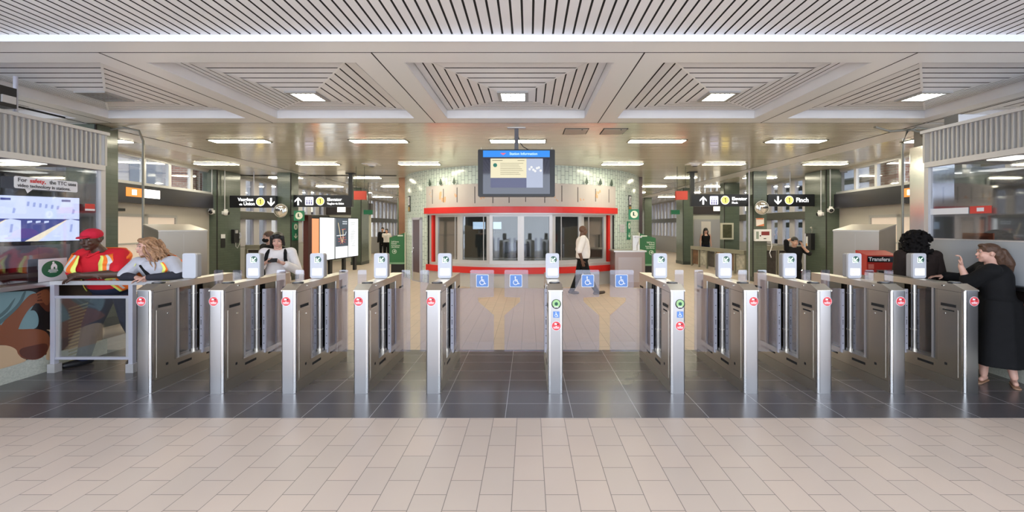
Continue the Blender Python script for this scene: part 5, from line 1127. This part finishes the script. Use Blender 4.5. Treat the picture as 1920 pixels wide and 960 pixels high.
class Person:
    shirto = None
    def __init__(s, label, root, fwd, H=1.7, over=None, skin=M_SKINLT, bulk=1., belly=0., face=None, fup=None, voxel=.008, girth=1., legs=True, hs=1., group=None, name='person'):
        s.root = Vector((root[0], root[1], 0)); s.f = Vector((fwd[0], fwd[1], 0)).normalized(); s.r = s.f.cross(UP)
        s.k = H/1.72; k = s.k; s.bulk = bulk; s.belly = belly; s.vox = voxel; s.skin = skin; s.girth = girth; s.legs = legs
        s.t = thing(name, label, 'person', s.root, 0, group)
        L = lambda a, b, c: (s.r*a+s.f*b+UP*c)*k
        j = dict(pelvis=L(0, 0, .95), chest=L(0, 0, 1.26), neck=L(0, -.01, 1.455), head=L(0, .02, 1.605),
                 shR=L(.185, 0, 1.405), shL=L(-.185, 0, 1.405), elR=L(.235, -.03, 1.12), elL=L(-.235, -.03, 1.12), wrR=L(.25, .05, .87), wrL=L(-.25, .05, .87),
                 hipR=L(.09, 0, .90), hipL=L(-.09, 0, .90), knR=L(.10, .02, .49), knL=L(-.10, .02, .49), anR=L(.10, -.02, .085), anL=L(-.10, -.02, .085))
        j['toeR'] = j['anR']+s.f*.16*k-UP*.055*k; j['toeL'] = j['anL']+s.f*.16*k-UP*.055*k
        for n, v in (over or {}).items(): j[n] = Vector(v)-s.root
        for q in 'RL':
            if 'toe'+q not in (over or {}) : j['toe'+q] = Vector((j['an'+q].x, j['an'+q].y, .03))+s.f*.16*k
        s.j = j; s.hf = Vector(face).normalized() if face else s.f
        s.hr = s.hf.cross(UP).normalized(); s.hu = s.hr.cross(s.hf).normalized(); s.hs = k*hs
    def spine(s, t):
        j = s.j; p = j['pelvis'].lerp(j['chest'], t) if t <= 1 else j['chest'].lerp(j['neck'], t-1)
        if t > 2: p = j['neck']+(j['neck']-j['chest']).normalized()*(t-2)*.2*s.k
        return p
    def ring(s, t, rx, ry, sc=1., add=0., n=28, a0=0., a1=2*PI, pw=.82):
        j = s.j; c = s.spine(t); rl = (j['hipR']-j['hipL']).normalized(); ru = (j['shR']-j['shL']).normalized()
        w = min(1, max(0, t/1.5)); right = rl.lerp(ru, w).normalized(); up = (s.spine(min(t+.1, 2.1))-s.spine(t-.1)).normalized(); fwd = up.cross(right).normalized()
        rx = (rx*s.bulk*s.k)*sc+add; ryb = (ry*s.bulk*s.k)*sc+add; bel = s.belly*math.exp(-((t-.45)/.55)**2)*s.k
        out = []
        for k in range(n):
            a = a0+(a1-a0)*k/(n if a1-a0 > 6.2 else n-1); ca, sa = math.cos(a), math.sin(a)
            ca2 = math.copysign(abs(ca)**pw, ca); sa2 = math.copysign(abs(sa)**pw, sa)
            yy = ryb+(bel if ca > 0 else bel*.25)
            out.append(c+fwd*yy*ca2+right*(rx+bel*.45)*sa2)
        return out
    def torso(s, mb, sc=1., add=0., t0=-9, t1=9, rings=RINGS): mb.rings([s.ring(t, rx, ry, sc, add) for t, rx, ry in rings if t0 <= t <= t1])
    def hand(s, mb, side, d, n, curl=.5, sc=1., thumb=1):
        """d: wrist to fingers, n: the way the palm faces (fingers curl towards n)"""
        w = s.j['wr'+side]; d = Vector(d).normalized(); n = Vector(n); n = (n-d*n.dot(d)).normalized(); c = d.cross(n).normalized()*thumb; k = s.k*sc
        R = Matrix((c, d, n)).transposed()
        mb.cap(w-d*.02*k, w+d*.03*k, .024*k, .024*k); mb.ball(w+d*.055*k, (.040*k, .048*k, .016*k), R)
        for q, (off, ln) in enumerate(((.031, .072), (.0105, .080), (-.010, .075), (-.030, .058))):
            p = w+d*.092*k+c*off*k; a = 0; seg = (.45, .32, .26)
            for m_ in range(3):
                a += curl*(.35 if m_ == 0 else .8); dd = d*math.cos(a)+n*math.sin(a)+c*off*.8; e = p+dd.normalized()*ln*seg[m_]*k; mb.cap(p, e, (.0088-.0008*m_)*k, (.0082-.0009*m_)*k, 8); p = e
        p = w+d*.03*k+c*.032*k; e = p+(d*.5+c*.75+n*.35).normalized()*.038*k; mb.cap(p, e, .013*k, .011*k, 8); mb.cap(e, e+(d*.85+c*.2+n*.4).normalized()*.034*k, .0105*k, .0085*k, 8)
    def body(s, hands=None, arms=1.):
        m = MB(); j, k = s.j, s.k; g = s.bulk; C, hf, hr, hu, h = j['head'], s.hf, s.hr, s.hu, s.hs
        HR = Matrix((hr, hf, hu)).transposed(); fat = 1+(g-1)*.45
        m.ball(C+hu*.025*h-hf*.012*h, (.076*h, .094*h, .092*h), HR); m.ball(C+hf*.018*h-hu*.035*h, (.062*h*fat, .072*h, .078*h), HR)
        m.ball(C+hf*.058*h-hu*.092*h, (.028*h*fat, .024*h, .020*h), HR); m.cap(C+hf*.086*h+hu*.008*h, C+hf*.102*h-hu*.024*h, .008*h, .012*h, 8)
        m.cap(C+hf*.080*h+hu*.030*h-hr*.036*h, C+hf*.080*h+hu*.030*h+hr*.036*h, .012*h, .012*h, 8)
        m.ball(C+hf*.085*h-hu*.058*h, (.024*h, .012*h, .012*h), HR)
        for q in (-1, 1):
            m.ball(C+hr*q*.036*h*fat+hf*.062*h-hu*.030*h, .024*h*fat); m.ball(C+hr*q*.077*h*(1+(fat-1)*.5)-hf*.012*h-hu*.005*h, (.011*h, .018*h, .030*h), HR)
        m.cap(C-hu*.07*h-hf*.02*h, j['neck'], .054*k*fat, .060*k*fat); s.torso(m, .93, -.006)
        for q in 'RL':
            if arms:
                m.cap(j['chest'].lerp(j['sh'+q], .5)+UP*.06*k, j['sh'+q], .06*k*g, .052*k*g); m.cap(j['sh'+q], j['el'+q], .052*k*g, .042*k*g); e, w = j['el'+q], j['wr'+q]; m.cap(e, e.lerp(w, .35), .041*k*g, .040*k*g); m.cap(e.lerp(w, .3), w, .040*k*g, .027*k*fat)
            if s.legs:
                m.cap(j['hip'+q], j['kn'+q], .080*k*g, .052*k*g); a, b = j['kn'+q], j['an'+q]; m.cap(a, a.lerp(b, .35), .053*k*g, .055*k*g); m.cap(a.lerp(b, .3), b, .054*k*g, .036*k)
                to = j['toe'+q]; dr = (to-b); dr.z = 0; dr.normalize(); m.cap(b-dr*.03*k-UP*.045*k, to-dr*.02*k+UP*.005, .030*k, .026*k)
        for q, a in (hands or {}).items(): s.hand(m, q, *a)
        s.bodyo = blob(m, 'body', s.skin, s.t, s.vox, 3); s.facial(); return s.bodyo
    def facial(s, lip=None, open_eyes=True):
        C, hf, hr, hu, h = s.j['head'], s.hf, s.hr, s.hu, s.hs
        HR = Matrix((hr, hf, hu)).transposed()
        if s.vox > .013: return
        e = MB()
        for q in (-1, 1): e.ball(C+hr*q*.032*h+hf*.078*h+hu*.010*h, (.014*h, .009*h, .0065*h), HR)
        e.build('eyes', mat('eye_white', (.34, .31, .29), .3), s.t, smooth=60)
        e = MB()
        for q in (-1, 1): e.ball(C+hr*q*.032*h+hf*.0835*h+hu*.010*h, (.0065*h, .0055*h, .0062*h), HR)
        e.build('irises', mat('iris_dark', (.02, .012, .01), .25), s.t, smooth=60)
        e = MB()
        for q in (-1, 1): e.cap(C+hr*q*.018*h+hf*.092*h+hu*.034*h, C+hr*q*.050*h+hf*.082*h+hu*.036*h, .0035*h, .0028*h, 6)
        e.build('eyebrows', mat('brow_dark', (.03, .018, .012), .8), s.t, smooth=60)
        e = MB(); e.cap(C-hr*.020*h+hf*.0935*h-hu*.055*h, C+hr*.020*h+hf*.0935*h-hu*.055*h, .0045*h, .0045*h, 6); e.cap(C-hr*.015*h+hf*.093*h-hu*.062*h, C+hr*.015*h+hf*.093*h-hu*.062*h, .005*h, .005*h, 6)
        e.build('lips', lip or mat('lip_'+s.skin.name, tuple(min(1, c*f_) for c, f_ in zip(s.skin.node_tree.nodes['Principled BSDF'].inputs['Base Color'].default_value[:3], (.85, .55, .6))), .4), s.t, smooth=60)
    def shirt(s, m_, sleeve=1., loose=.012, t0=-.15, name='shirt', slr=1.1, t1=1.97, hem=None, cuff=1.):
        m = MB(); j, k, g = s.j, s.k, s.bulk; s.torso(m, 1.0, loose, t0, t1)
        if hem: m.rings([s.ring(t, rx, ry, 1, loose*1.3) for t, rx, ry in hem])
        for q in 'RL':
            a, b, c = j['sh'+q], j['el'+q], j['wr'+q]
            m.cap(j['chest'].lerp(a, .5)+UP*.05*k, a, .07*k*g+loose, .056*k*g*slr+loose*.5)
            if sleeve <= 1: m.cap(a, a.lerp(b, sleeve), .055*k*g*slr+loose*.5, .053*k*g*slr+loose*.5)
            else:
                m.cap(a, b, .055*k*g*slr+loose*.4, .046*k*g*slr+loose*.4); m.cap(b, b.lerp(c, sleeve-1), .046*k*g*slr+loose*.4, .032*k*g*slr*cuff+loose*.4)
        s.shirto = blob(m, name, m_, s.t, max(s.vox, .008), 3); return s.shirto
    def sleeves(s, m_, a=.0, b=.92, name='sleeves', r=.01):
        for q in 'RL':
            m = MB(); e, w = s.j['el'+q], s.j['wr'+q]; m.cap(s.j['sh'+q].lerp(e, .7), e, .046*s.k*s.bulk+r, .046*s.k*s.bulk+r); m.cap(e.lerp(w, a), e.lerp(w, b), .045*s.k*s.bulk+r, .030*s.k*s.bulk+r*.6); blob(m, 'sleeve', m_, s.t, .008, 3)
    def pants(s, m_, loose=.012, wide=1., to=.96, name='trousers', t1=.22):
        m = MB(); j, k, g = s.j, s.k, s.bulk; s.torso(m, 1., loose, -9, t1)
        for q in 'RL':
            m.cap(j['hip'+q], j['kn'+q], .086*k*g+loose, .060*k*g*wide+loose); m.cap(j['kn'+q], j['kn'+q].lerp(j['an'+q], to), .060*k*g*wide+loose, .044*k*wide+loose)
        return blob(m, name, m_, s.t, max(s.vox, .010), 3)
    def shoes(s, m_, sole=None, name='shoe'):
        for q in 'RL':
            a, t_ = s.j['an'+q], s.j['toe'+q]; d = t_-a; d.z = 0; L_ = d.length; d.normalize(); k = s.k; m = MB()
            lift = a.z-.085*k
            A = Vector((a.x, a.y, 0)); c = d.cross(UP)
            h0 = A-d*.055*k+UP*(.045*k+lift); h1 = Vector((t_.x, t_.y, t_.z+.012)); m.cap(h0, h0.lerp(h1, .5), .042*k, .044*k); m.cap(h0.lerp(h1, .45)+UP*0, h1, .046*k, .036*k); m.cap(A+UP*(.06*k+lift), A+UP*(.10*k+lift), .044*k, .042*k)
            for i, v in enumerate(m.v):
                if v[2] < .004: m.v[i] = (v[0], v[1], .004)
            blob(m, name, m_, s.t, .009, 2)
    def hair(s, m_, prims, voxel=.008, it=2, bumpy=0., name='hair'):
        """prims in head units: ('b', (r,f,u), (radii)) or ('c', p0, p1, r0, r1)"""
        C, hf, hr, hu, h = s.j['head'], s.hf, s.hr, s.hu, s.hs; HR = Matrix((hr, hf, hu)).transposed(); m = MB(); P = lambda p: C+(hr*p[0]+hf*p[1]+hu*p[2])*h
        for p in prims:
            if p[0] == 'b': m.ball(P(p[1]), tuple(v*h for v in p[2]) if hasattr(p[2], '__len__') else p[2]*h, HR)
            else: m.cap(P(p[1]), P(p[2]), p[3]*h, p[4]*h)
        return blob(m, name, m_, s.t, voxel, it)
    def vest(s, gap, mats, t0=-.1, t1=1.9, add=.03, n=40, name='hi_vis_vest'):
        """open front vest; gap(t): half opening angle"""
        m = MB(); ts = [t0+(t1-t0)*i/22 for i in range(23)]; rows = []
        import bisect
        for t in ts:
            for (ta, xa, ya), (tb, xb, yb) in zip(RINGS[:-1], RINGS[1:]):
                if ta <= t <= tb: w = (t-ta)/(tb-ta); rx, ry = xa+(xb-xa)*w, ya+(yb-ya)*w
            if t > 1.55: rx += .012; 
            g = gap(t); rows.append(s.ring(t, rx, ry, 1., add, n, g, 2*PI-g))
        if s.shirto is not None:
            from mathutils.bvhtree import BVHTree
            me = s.shirto.data; bv = BVHTree.FromPolygons([v.co for v in me.vertices], [tuple(p.vertices) for p in me.polygons])
            cs = [s.spine(t) for t in ts]; dirs = [[(p-ce).normalized() for p in row] for ce, row in zip(cs, rows)]; rad = [[(p-ce).length for p in row] for ce, row in zip(cs, rows)]; base = [r_[:] for r_ in rad]
            for ti, t in enumerate(ts):
                ext = .12 if 1.0 < t < 1.6 else .06
                for i in range(n):
                    dv = dirs[ti][i]; lat = abs(dv.dot(s.r))
                    if lat > .92 and t < 1.5: continue
                    o_ = cs[ti]+dv*(base[ti][i]+ext); hit = bv.ray_cast(o_, -dv, .3)
                    if hit[0] is not None: rad[ti][i] = max(rad[ti][i], (hit[0]-cs[ti]).length+.012)
            def filt(A, f): return [[f([A[max(0, min(len(A)-1, y+dy))][max(0, min(n-1, x+dx))] for dy in (-1, 0, 1) for dx in (-1, 0, 1)]) for x in range(n)] for y in range(len(A))]
            rad = filt(rad, max); rad = filt(rad, lambda v: sum(v)/len(v)); rad = filt(rad, lambda v: sum(v)/len(v))
            rows = [[cs[y]+dirs[y][x]*rad[y][x] for x in range(n)] for y in range(len(ts))]
        for i in range(len(rows)-1):
            for c in range(n-1):
                d = min(c, n-2-c)
                mi = 1 if d == 0 else 0 if d == 1 else 2 if d == 2 and .0 < ts[i] else 0
                if i in (7, 9) : mi = 1
                if i == 8: mi = 2
                m.quad(rows[i][c], rows[i][c+1], rows[i+1][c+1], rows[i+1][c], mi)
        o = m.build(name, mats, s.t); 
        bm = bmesh.new(); bm.from_mesh(o.data); bmesh.ops.remove_doubles(bm, verts=bm.verts, dist=1e-5); bmesh.ops.recalc_face_normals(bm, faces=bm.faces); bm.to_mesh(o.data); bm.free()
        md = o.modifiers.new('solid', 'SOLIDIFY'); md.thickness = .006; o.data.shade_smooth(); return o

VEST = [mat('vest_orange', (.95, .20, .02), .7, emis=None), mat('vest_lime', (.85, .90, .18), .6), mat('vest_silver', (.66, .68, .66), .45)]
M_REDSH = cloth('red_polo', (.62, .018, .03)); M_NAVY = cloth('navy_trousers', (.022, .026, .055)); M_BLACKC = cloth('black_cloth', (.006, .006, .007), noise=.3); M_WHITEC = cloth('white_cloth', (.78, .74, .73)); M_GREYSH = cloth('pale_grey_shirt', (.50, .50, .55)); M_CHARC = cloth('charcoal_sleeve', (.030, .030, .040))
M_HAIRB = mat('black_hair', (.010, .008, .007), .45, noise=.5, nscale=60, bump=.8); M_HAIRBR = mat('brown_hair', (.075, .035, .018), .5, noise=.5, nscale=40, bump=.8); M_HAIRBL = mat('blond_brown_hair', (.34, .185, .095), .5, noise=.9, nscale=30, bump=.8)
M_HAIRC = mat('curly_black_hair', (.006, .005, .005), .75, spec=.12, noise=.3, nscale=40)
M_SHOE = mat('black_shoe', (.01, .01, .012), .4)

# --- man in the red polo and orange vest, leaning on the railing
P = Person('person in red cap, red polo and orange vest leaning forearms on the railing', (-5.36, 5.32), (-.22, -1), 1.80, dict(
    pelvis=(-5.33, 5.34, .97), chest=(-5.345, 5.25, 1.24), neck=(-5.36, 5.19, 1.425), head=(-5.385, 5.12, 1.565), shR=(-5.555, 5.20, 1.365), shL=(-5.145, 5.24, 1.365), elR=(-5.55, 5.06, 1.135), elL=(-4.985, 5.05, 1.15), wrR=(-5.27, 4.955, 1.125), wrL=(-5.30, 4.90, 1.150),
    hipR=(-5.43, 5.36, .93), hipL=(-5.24, 5.36, .93), knR=(-5.50, 5.24, .50), knL=(-5.20, 5.42, .50), anR=(-5.55, 5.18, .085), anL=(-5.16, 5.56, .085), toeR=(-5.62, 5.03, .03), toeL=(-5.19, 5.40, .03)),
    M_SKINDK, 1.18, .055, (.10, -1, -.13), hs=1.06, voxel=.0062)
P.body(dict(R=((1, .1, .05), (0, 0, -1), .5, 1.05, 1), L=((-1, -.05, -.35), (0, .2, -1), .45, 1.1, 1)))
P.shirt(M_REDSH, .80, .014, -.05, slr=1.22); P.pants(M_NAVY, .016, 1.12); P.shoes(M_SHOE)
P.vest(lambda t: math.radians(17+max(0, .95-t)*34+max(0, t-1.6)*40), VEST, -.05, 1.93, .034)
h = P.hair(M_REDENAMEL if False else cloth('red_cap_cloth', (.58, .02, .05)), [('b', (0, -.012, .052), (.086, .104, .072)), ('b', (0, .085, .040), (.062, .062, .010)), ('b', (0, .11, .034), (.050, .050, .008))], .006, 2, name='cap')
P.hair(M_HAIRB, [('b', (0, -.028, .01), (.080, .086, .06))], .008, 1)
g = MB(); hd = P.j['head']; C0 = P.j['chest']
g = MB(); c_ = P.spine(1.75)+P.f*.115
for s_ in (-1, 1): g.cap(P.spine(1.93)+P.f*.06+P.r*s_*.075, P.spine(1.62)+P.f*.145+P.r*s_*.012, .012, .012)
g.build('collar', M_REDSH, P.t, smooth=60)

# --- woman in grey shirt and orange vest
P = Person('person with long curly fair hair, grey shirt and orange vest leaning beside the first gate', (-4.60, 5.32), (-.35, -1), 1.64, dict(
    pelvis=(-4.58, 5.38, .90), chest=(-4.61, 5.22, 1.16), neck=(-4.635, 5.14, 1.335), head=(-4.665, 5.08, 1.475), shR=(-4.81, 5.12, 1.275), shL=(-4.42, 5.16, 1.285), elR=(-4.86, 4.99, 1.13), elL=(-4.20, 5.02, 1.14), wrR=(-4.66, 4.92, 1.125), wrL=(-4.50, 4.905, 1.125)),
    M_SKINLT, 1.10, .03, (-.62, -1, -.02), hs=1.0, voxel=.0062)
P.body(dict(R=((1, -.25, -.1), (0, 0, -1), .55, 1.0, 1), L=((-1, -.3, -.2), (0, .1, -1), .5, 1.0, 1)))
P.shirt(M_GREYSH, .88, .012, -.1, slr=1.25); P.sleeves(M_CHARC, .0, .95); P.pants(M_BLACKC, .012); P.shoes(M_SHOE)
P.vest(lambda t: math.radians(30+max(0, t-1.5)*30), VEST, .1, 1.92, .026)
random.seed(3)
pr = [('b', (0, -.025, .048), (.088, .100, .084)), ('b', (0, -.055, -.02), (.088, .085, .10)), ('b', (0, .055, .088), (.055, .038, .030)), ('b', (.0, -.10, -.06), (.09, .09, .10))]
for k in range(90):
    s_ = random.choice((-1, 1)); x0 = s_*random.uniform(.03, .095); a = (x0, random.uniform(-.12, .05), random.uniform(-.04, .10)); b = (x0*1.4+random.uniform(-.03, .03), a[1]-random.uniform(.02, .16), a[2]-random.uniform(.12, .27))
    p = a
    for q_ in range(1, 5):
        w = q_/4; e = tuple(a[i]+(b[i]-a[i])*w+random.uniform(-.018, .018) for i in range(3)); pr.append(('c', p, e, .0125-.0012*q_, .0115-.0015*q_)); p = e
P.hair(M_HAIRBL, pr, .0055, 1)
g = MB(); a = P.spine(1.5)+P.f*.15+P.r*.06; b = P.spine(.9)+P.f*.17-P.r*.03; g.cap(a, b, .012, .022); g.build('radio_strap', M_BLACKC, P.t, smooth=60)

# --- woman reading a phone
Yw = 6.35
P = Person('person in white sweater with black backpack straps looking down at a phone', (X(521, Yw), Yw), (.36, -1), 1.62, None, M_SKINLT, 1.0, .0, (.42, -1, -.28), voxel=.0062, hs=1.06)
bx_ = P.root.x
for n_, v in dict(elR=(bx_-.24, Yw-.14, 1.05), elL=(bx_+.27, Yw+.05, 1.05), wrR=(bx_-.02, Yw-.29, 1.19), wrL=(bx_+.19, Yw-.215, 1.19)).items(): P.j[n_] = Vector(v)-P.root
P.body(dict(R=((.75, -.35, .25), (0, .35, .9), .55, 1.0, -1), L=((-.75, -.35, .25), (0, .35, .9), .55, 1.0, -1)))
P.shirt(M_WHITEC, 1.72, .022, -.25, slr=1.35, cuff=1.25, name='sweater'); P.pants(M_NAVY, .014, 1.2); P.shoes(M_WHITE)
P.hair(M_HAIRB, [('b', (0, -.02, .045), (.086, .100, .085)), ('b', (0, -.05, -.02), (.084, .075, .10)), ('c', (.074, .035, .07), (.086, .02, -.07), .022, .018), ('c', (-.074, .035, .07), (-.086, .02, -.07), .022, .018), ('b', (0, .04, .092), (.062, .05, .028)), ('c', (.0, -.08, -.04), (0, -.09, -.16), .07, .03)], .0065, 2)
for s_ in (-1, 1):
    pts = [P.spine(t)+P.r*s_*x_*P.k+P.f*f_*P.k for t, x_, f_ in ((1.93, .10, -.06), (1.95, .115, .05), (1.7, .128, .125), (1.3, .135, .158), (.95, .15, .150), (.75, .17, .08))]
    g = MB()
    for a, b in zip(pts[:-1], pts[1:]): g.cap(a, b, .024, .024, 8)
    g.build('backpack_strap', M_BLACKC, P.t, smooth=60)
g = MB(); c_ = P.spine(1.0)-P.f*.22; g.ball(c_, (.15, .11, .23)); g.build('backpack', M_BLACKC, P.t, smooth=60)
ph = thing('smartphone', 'dark smartphone held by the person in the white sweater', 'phone', (bx_+.125, Yw-.335, 1.235)); ph.rotation_euler = (-.5, 0, .34)
g = MB(); g.prism(rr(-.06, .06, -.005, .005, .003), 'z', -.030, .030); g.build('case', M_BLACK, ph); g = MB(); g.box(-.056, .056, .0051, .0056, -.027, .027); g.build('display', emit('phone_glow', (.5, .55, .6), .6), ph)

# --- man walking past the kiosk
Yw = 10.45; kx = Yw/780
P = Person('person in white short-sleeved shirt and black trousers walking past the kiosk', (X(1092, Yw), Yw), (1, 0), 1.74, dict(
    knR=(X(1101, Yw), Yw-.09, .50), anR=(X(1118, Yw), Yw-.09, .10), knL=(X(1085, Yw), Yw+.09, .47), anL=(X(1073, Yw), Yw+.09, .105), toeR=(X(1131, Yw), Yw-.09, .075), toeL=(X(1084, Yw), Yw+.09, .03),
    elR=(X(1083.5, Yw), Yw-.25, 1.12), wrR=(X(1089, Yw), Yw-.27, .88), elL=(X(1087, Yw), Yw+.25, 1.12), wrL=(X(1098, Yw), Yw+.26, .90)), M_SKINBR, 1.12, .05, (1, -.05, 0), voxel=.0085)
P.body(dict(R=((.3, 0, -1), (0, 1, 0), .6), L=((.3, 0, -1), (0, -1, 0), .6)))
P.shirt(M_WHITEC, .95, .020, -.25, slr=1.25); P.pants(M_BLACKC, .012, 1.1, 1.0, t1=.1); P.shoes(mat('brown_shoe', (.05, .03, .02), .4))

# --- woman in the long black dress at the counter
P = Person('person in a long black dress with tied brown hair leaning at the counter, hand raised', (5.16, 4.66), (-.55, .75), 1.60, dict(
    chest=(5.22, 4.66, 1.12), neck=(5.22, 4.70, 1.30), head=(5.185, 4.70, 1.425), shR=(5.30, 4.86, 1.24), shL=(5.07, 4.56, 1.24), elL=(4.985, 4.72, 1.08), wrL=(4.96, 4.78, 1.27), elR=(5.24, 5.02, 1.09), wrR=(5.10, 5.12, 1.115),
    pelvis=(5.22, 4.62, .86), hipR=(5.28, 4.68, .82), hipL=(5.14, 4.58, .82), knR=(5.28, 4.62, .46), knL=(5.10, 4.66, .46), anR=(5.27, 4.52, .085), anL=(5.07, 4.64, .085), toeR=(5.20, 4.44, .03), toeL=(4.99, 4.60, .03)), M_SKINLT, 1.06, .0, (-.85, .50, .02), voxel=.0065)
P.body(dict(L=((.0, -.05, 1), (-.7, .6, 0), 1.0, 1.0, 1), R=((-.9, .3, -.05), (0, 0, -1), .4)))
g = MB(); P.torso(g, 1.0, .03, -.2, 1.97)
hem = []
for t, w in ((0, 0), (.25, .02), (.5, .03), (.75, .045), (1, .06)):
    z = .92-.70*t; c_ = P.j['pelvis'].lerp((P.j['anR']+P.j['anL'])/2, t); c_.z = z
    hem.append([c_+P.r*math.cos(a)*(.20+w)*(1+.05*math.sin(5*a))+P.f*math.sin(a)*(.165+w)*(1+.07*math.sin(7*a+1)) for a in [2*PI*k/40 for k in range(40)]])
g.rings(hem)
for q, ex in (('R', 1.), ('L', .55)):
    a, b, c2 = P.j['sh'+q], P.j['el'+q], P.j['wr'+q]; g.cap(a, b, .085, .078); g.cap(b, b.lerp(c2, .25 if q == 'L' else .8), .070, .062); g.cap(P.spine(1.5), a, .09, .085)
blob(g, 'dress', M_BLACKC, P.t, .010, 3)
P.hair(M_HAIRBR, [('b', (0, -.015, .042), (.083, .100, .082)), ('b', (0, -.07, .0), (.072, .060, .085)), ('c', (0, -.12, .02), (0.02, -.19, -.12), .048, .055), ('c', (0.02, -.19, -.12), (.03, -.21, -.24), .052, .022), ('b', (0, .05, .090), (.055, .04, .026)), ('c', (.0, -.09, -.03), (.03, -.12, -.20), .065, .045), ('c', (.05, -.06, -.03), (.07, -.08, -.20), .035, .025)], .0065, 2)
for q in 'RL':
    g = MB(); a, t_ = P.j['an'+q], P.j['toe'+q]; d = (t_-a); d.z = 0; d.normalize(); A = Vector((a.x, a.y, .007))
    g.cap(A-d*.06, A+d*.15, .030, .034); g2 = []
    for v in g.v: g2.append((v[0], v[1], min(max(v[2], .001), .014)))
    g.v = g2; g.build('sandal', mat('sandal_tan', (.35, .2, .12), .6), P.t)

# --- curly-haired person seen from behind
P = Person('person with big dark curly hair seen from behind at the end gate', (4.98, 5.33), (.35, 1), 1.66, dict(neck=(4.985, 5.34, 1.40), head=(4.99, 5.36, 1.50)), M_SKINBR, 1.05, .0, (.75, .66, -.05), voxel=.008)
P.body(); P.shirt(cloth('dark_brown_top', (.022, .014, .012)), 1.8, .018, -.3, name='top'); P.pants(M_BLACKC); P.shoes(M_SHOE)
random.seed(11); pr = [('b', (0, -.03, .03), (.12, .125, .12)), ('b', (0, -.07, -.07), (.130, .09, .11)), ('b', (0, -.075, -.15), (.125, .085, .10))]
for k in range(260):
    x_ = random.uniform(-.13, .13); pr.append(('b', (x_, -.075-.088*math.sqrt(max(0, 1-(x_/.135)**2)), random.uniform(-.24, .12)), random.uniform(.010, .020)))
for k in range(420):
    a = random.uniform(0, 2*PI); e = random.uniform(-1.0, 1.4); rr_ = .148; p = (rr_*math.cos(e)*math.cos(a)*1.05, -.03+rr_*math.cos(e)*math.sin(a), .03+rr_*math.sin(e)-(.10 if e < 0 else 0))
    if p[1] > .055 and abs(p[0]) < .085 and p[2] < .07: continue
    pr.append(('b', p, random.uniform(.010, .020)))
P.hair(M_HAIRC, pr, .005, 0)

# --- smaller figures further back
P = Person('person half hidden behind the woman in white sweater, dark mask and black jacket', (X(505, 7.9), 7.9), (-.5, -1), 1.63, None, M_SKINMD, 1., 0, (-.75, -1, 0), voxel=.010)
P.body(); P.shirt(M_BLACKC, 1.8, .02, -.3, name='jacket'); P.pants(M_BLACKC); P.shoes(M_SHOE); P.hair(M_HAIRBR, [('b', (0, -.015, .045), (.086, .102, .085)), ('b', (0, -.05, -.0), (.084, .07, .09))], .01, 2); P.hair(M_BLACKC, [('b', (0, .045, -.055), (.068, .066, .052))], .008, 1, name='mask')
Yw = 9.6
P = Person('person in black talking on a phone, other hand behind the head', (X(1489, Yw), Yw), (-.1, -1), 1.47, None, M_SKINMD, 1.0, 0, (-.15, -1, -.1), voxel=.009, hs=1.08)
bx_ = P.root.x
for n_, v in dict(elR=(bx_-.20, Yw-.02, 1.38), wrR=(bx_-.085, Yw+.03, 1.42), elL=(bx_+.27, Yw-.12, 1.10), wrL=(bx_+.13, Yw-.10, 1.26)).items(): P.j[n_] = Vector(v)-P.root
P.body(dict(R=((.6, .2, .2), (1, 0, 0), .5), L=((-.3, .1, 1), (-1, 0, 0), .6))); P.shirt(M_BLACKC, 1.15, .018, -.3); P.pants(M_BLACKC); P.shoes(M_SHOE); P.hair(M_HAIRB, [('b', (0, -.015, .045), (.083, .10, .082)), ('b', (0, -.06, .03), (.07, .07, .08))], .009, 2)
P = Person('person with long dark hair in black tank top behind the stair railing', (X(1323, 18.9), 18.9), (-.1, -1), 1.62, None, M_SKINLT, 1.05, 0, (-.1, -1, -.2), voxel=.012, hs=1.15)
P.body(); P.shirt(M_BLACKC, .02, .012, -.3, t1=1.55, slr=.6, name='tank_top'); P.pants(M_NAVY); P.shoes(M_SHOE); P.hair(M_HAIRB, [('b', (0, -.015, .045), (.088, .105, .085)), ('b', (0, -.05, -.04), (.095, .07, .13)), ('c', (.08, 0, .0), (.09, .0, -.16), .03, .02), ('c', (-.08, 0, 0), (-.09, 0, -.16), .03, .02)], .011, 1)
P = Person('distant person in a long black coat walking in the corridor left of the kiosk', (X(717.5, 22.5), 22.5), (.1, -1), 1.66, None, M_SKINMD, 1., 0, None, voxel=.014)
P.body(); P.shirt(M_BLACKC, 1.85, .03, -.3, name='coat'); P.pants(M_BLACKC); P.shoes(M_SHOE); P.hair(M_HAIRB, [('b', (0, -.015, .045), (.085, .10, .085))], .014, 1)
P = Person('distant person in white top and open black jacket walking beside the long black coat', (X(725, 21.3), 21.3), (.0, -1), 1.60, None, M_SKINLT, 1., 0, None, voxel=.014)
P.body(); P.shirt(M_WHITEC, .3, .01, -.2); P.sleeves(M_BLACKC); P.pants(M_BLACKC); P.shoes(M_SHOE); P.hair(M_HAIRB, [('b', (0, -.015, .045), (.085, .10, .085)), ('b', (0, -.06, -.06), (.08, .05, .12))], .014, 1)
P = Person('person with black hair bun crouching low behind the stair railing', (X(1338, 17.6), 17.6), (0, -1), 1.0, None, M_SKINMD, 1., 0, None, voxel=.014, hs=1.5) if False else None
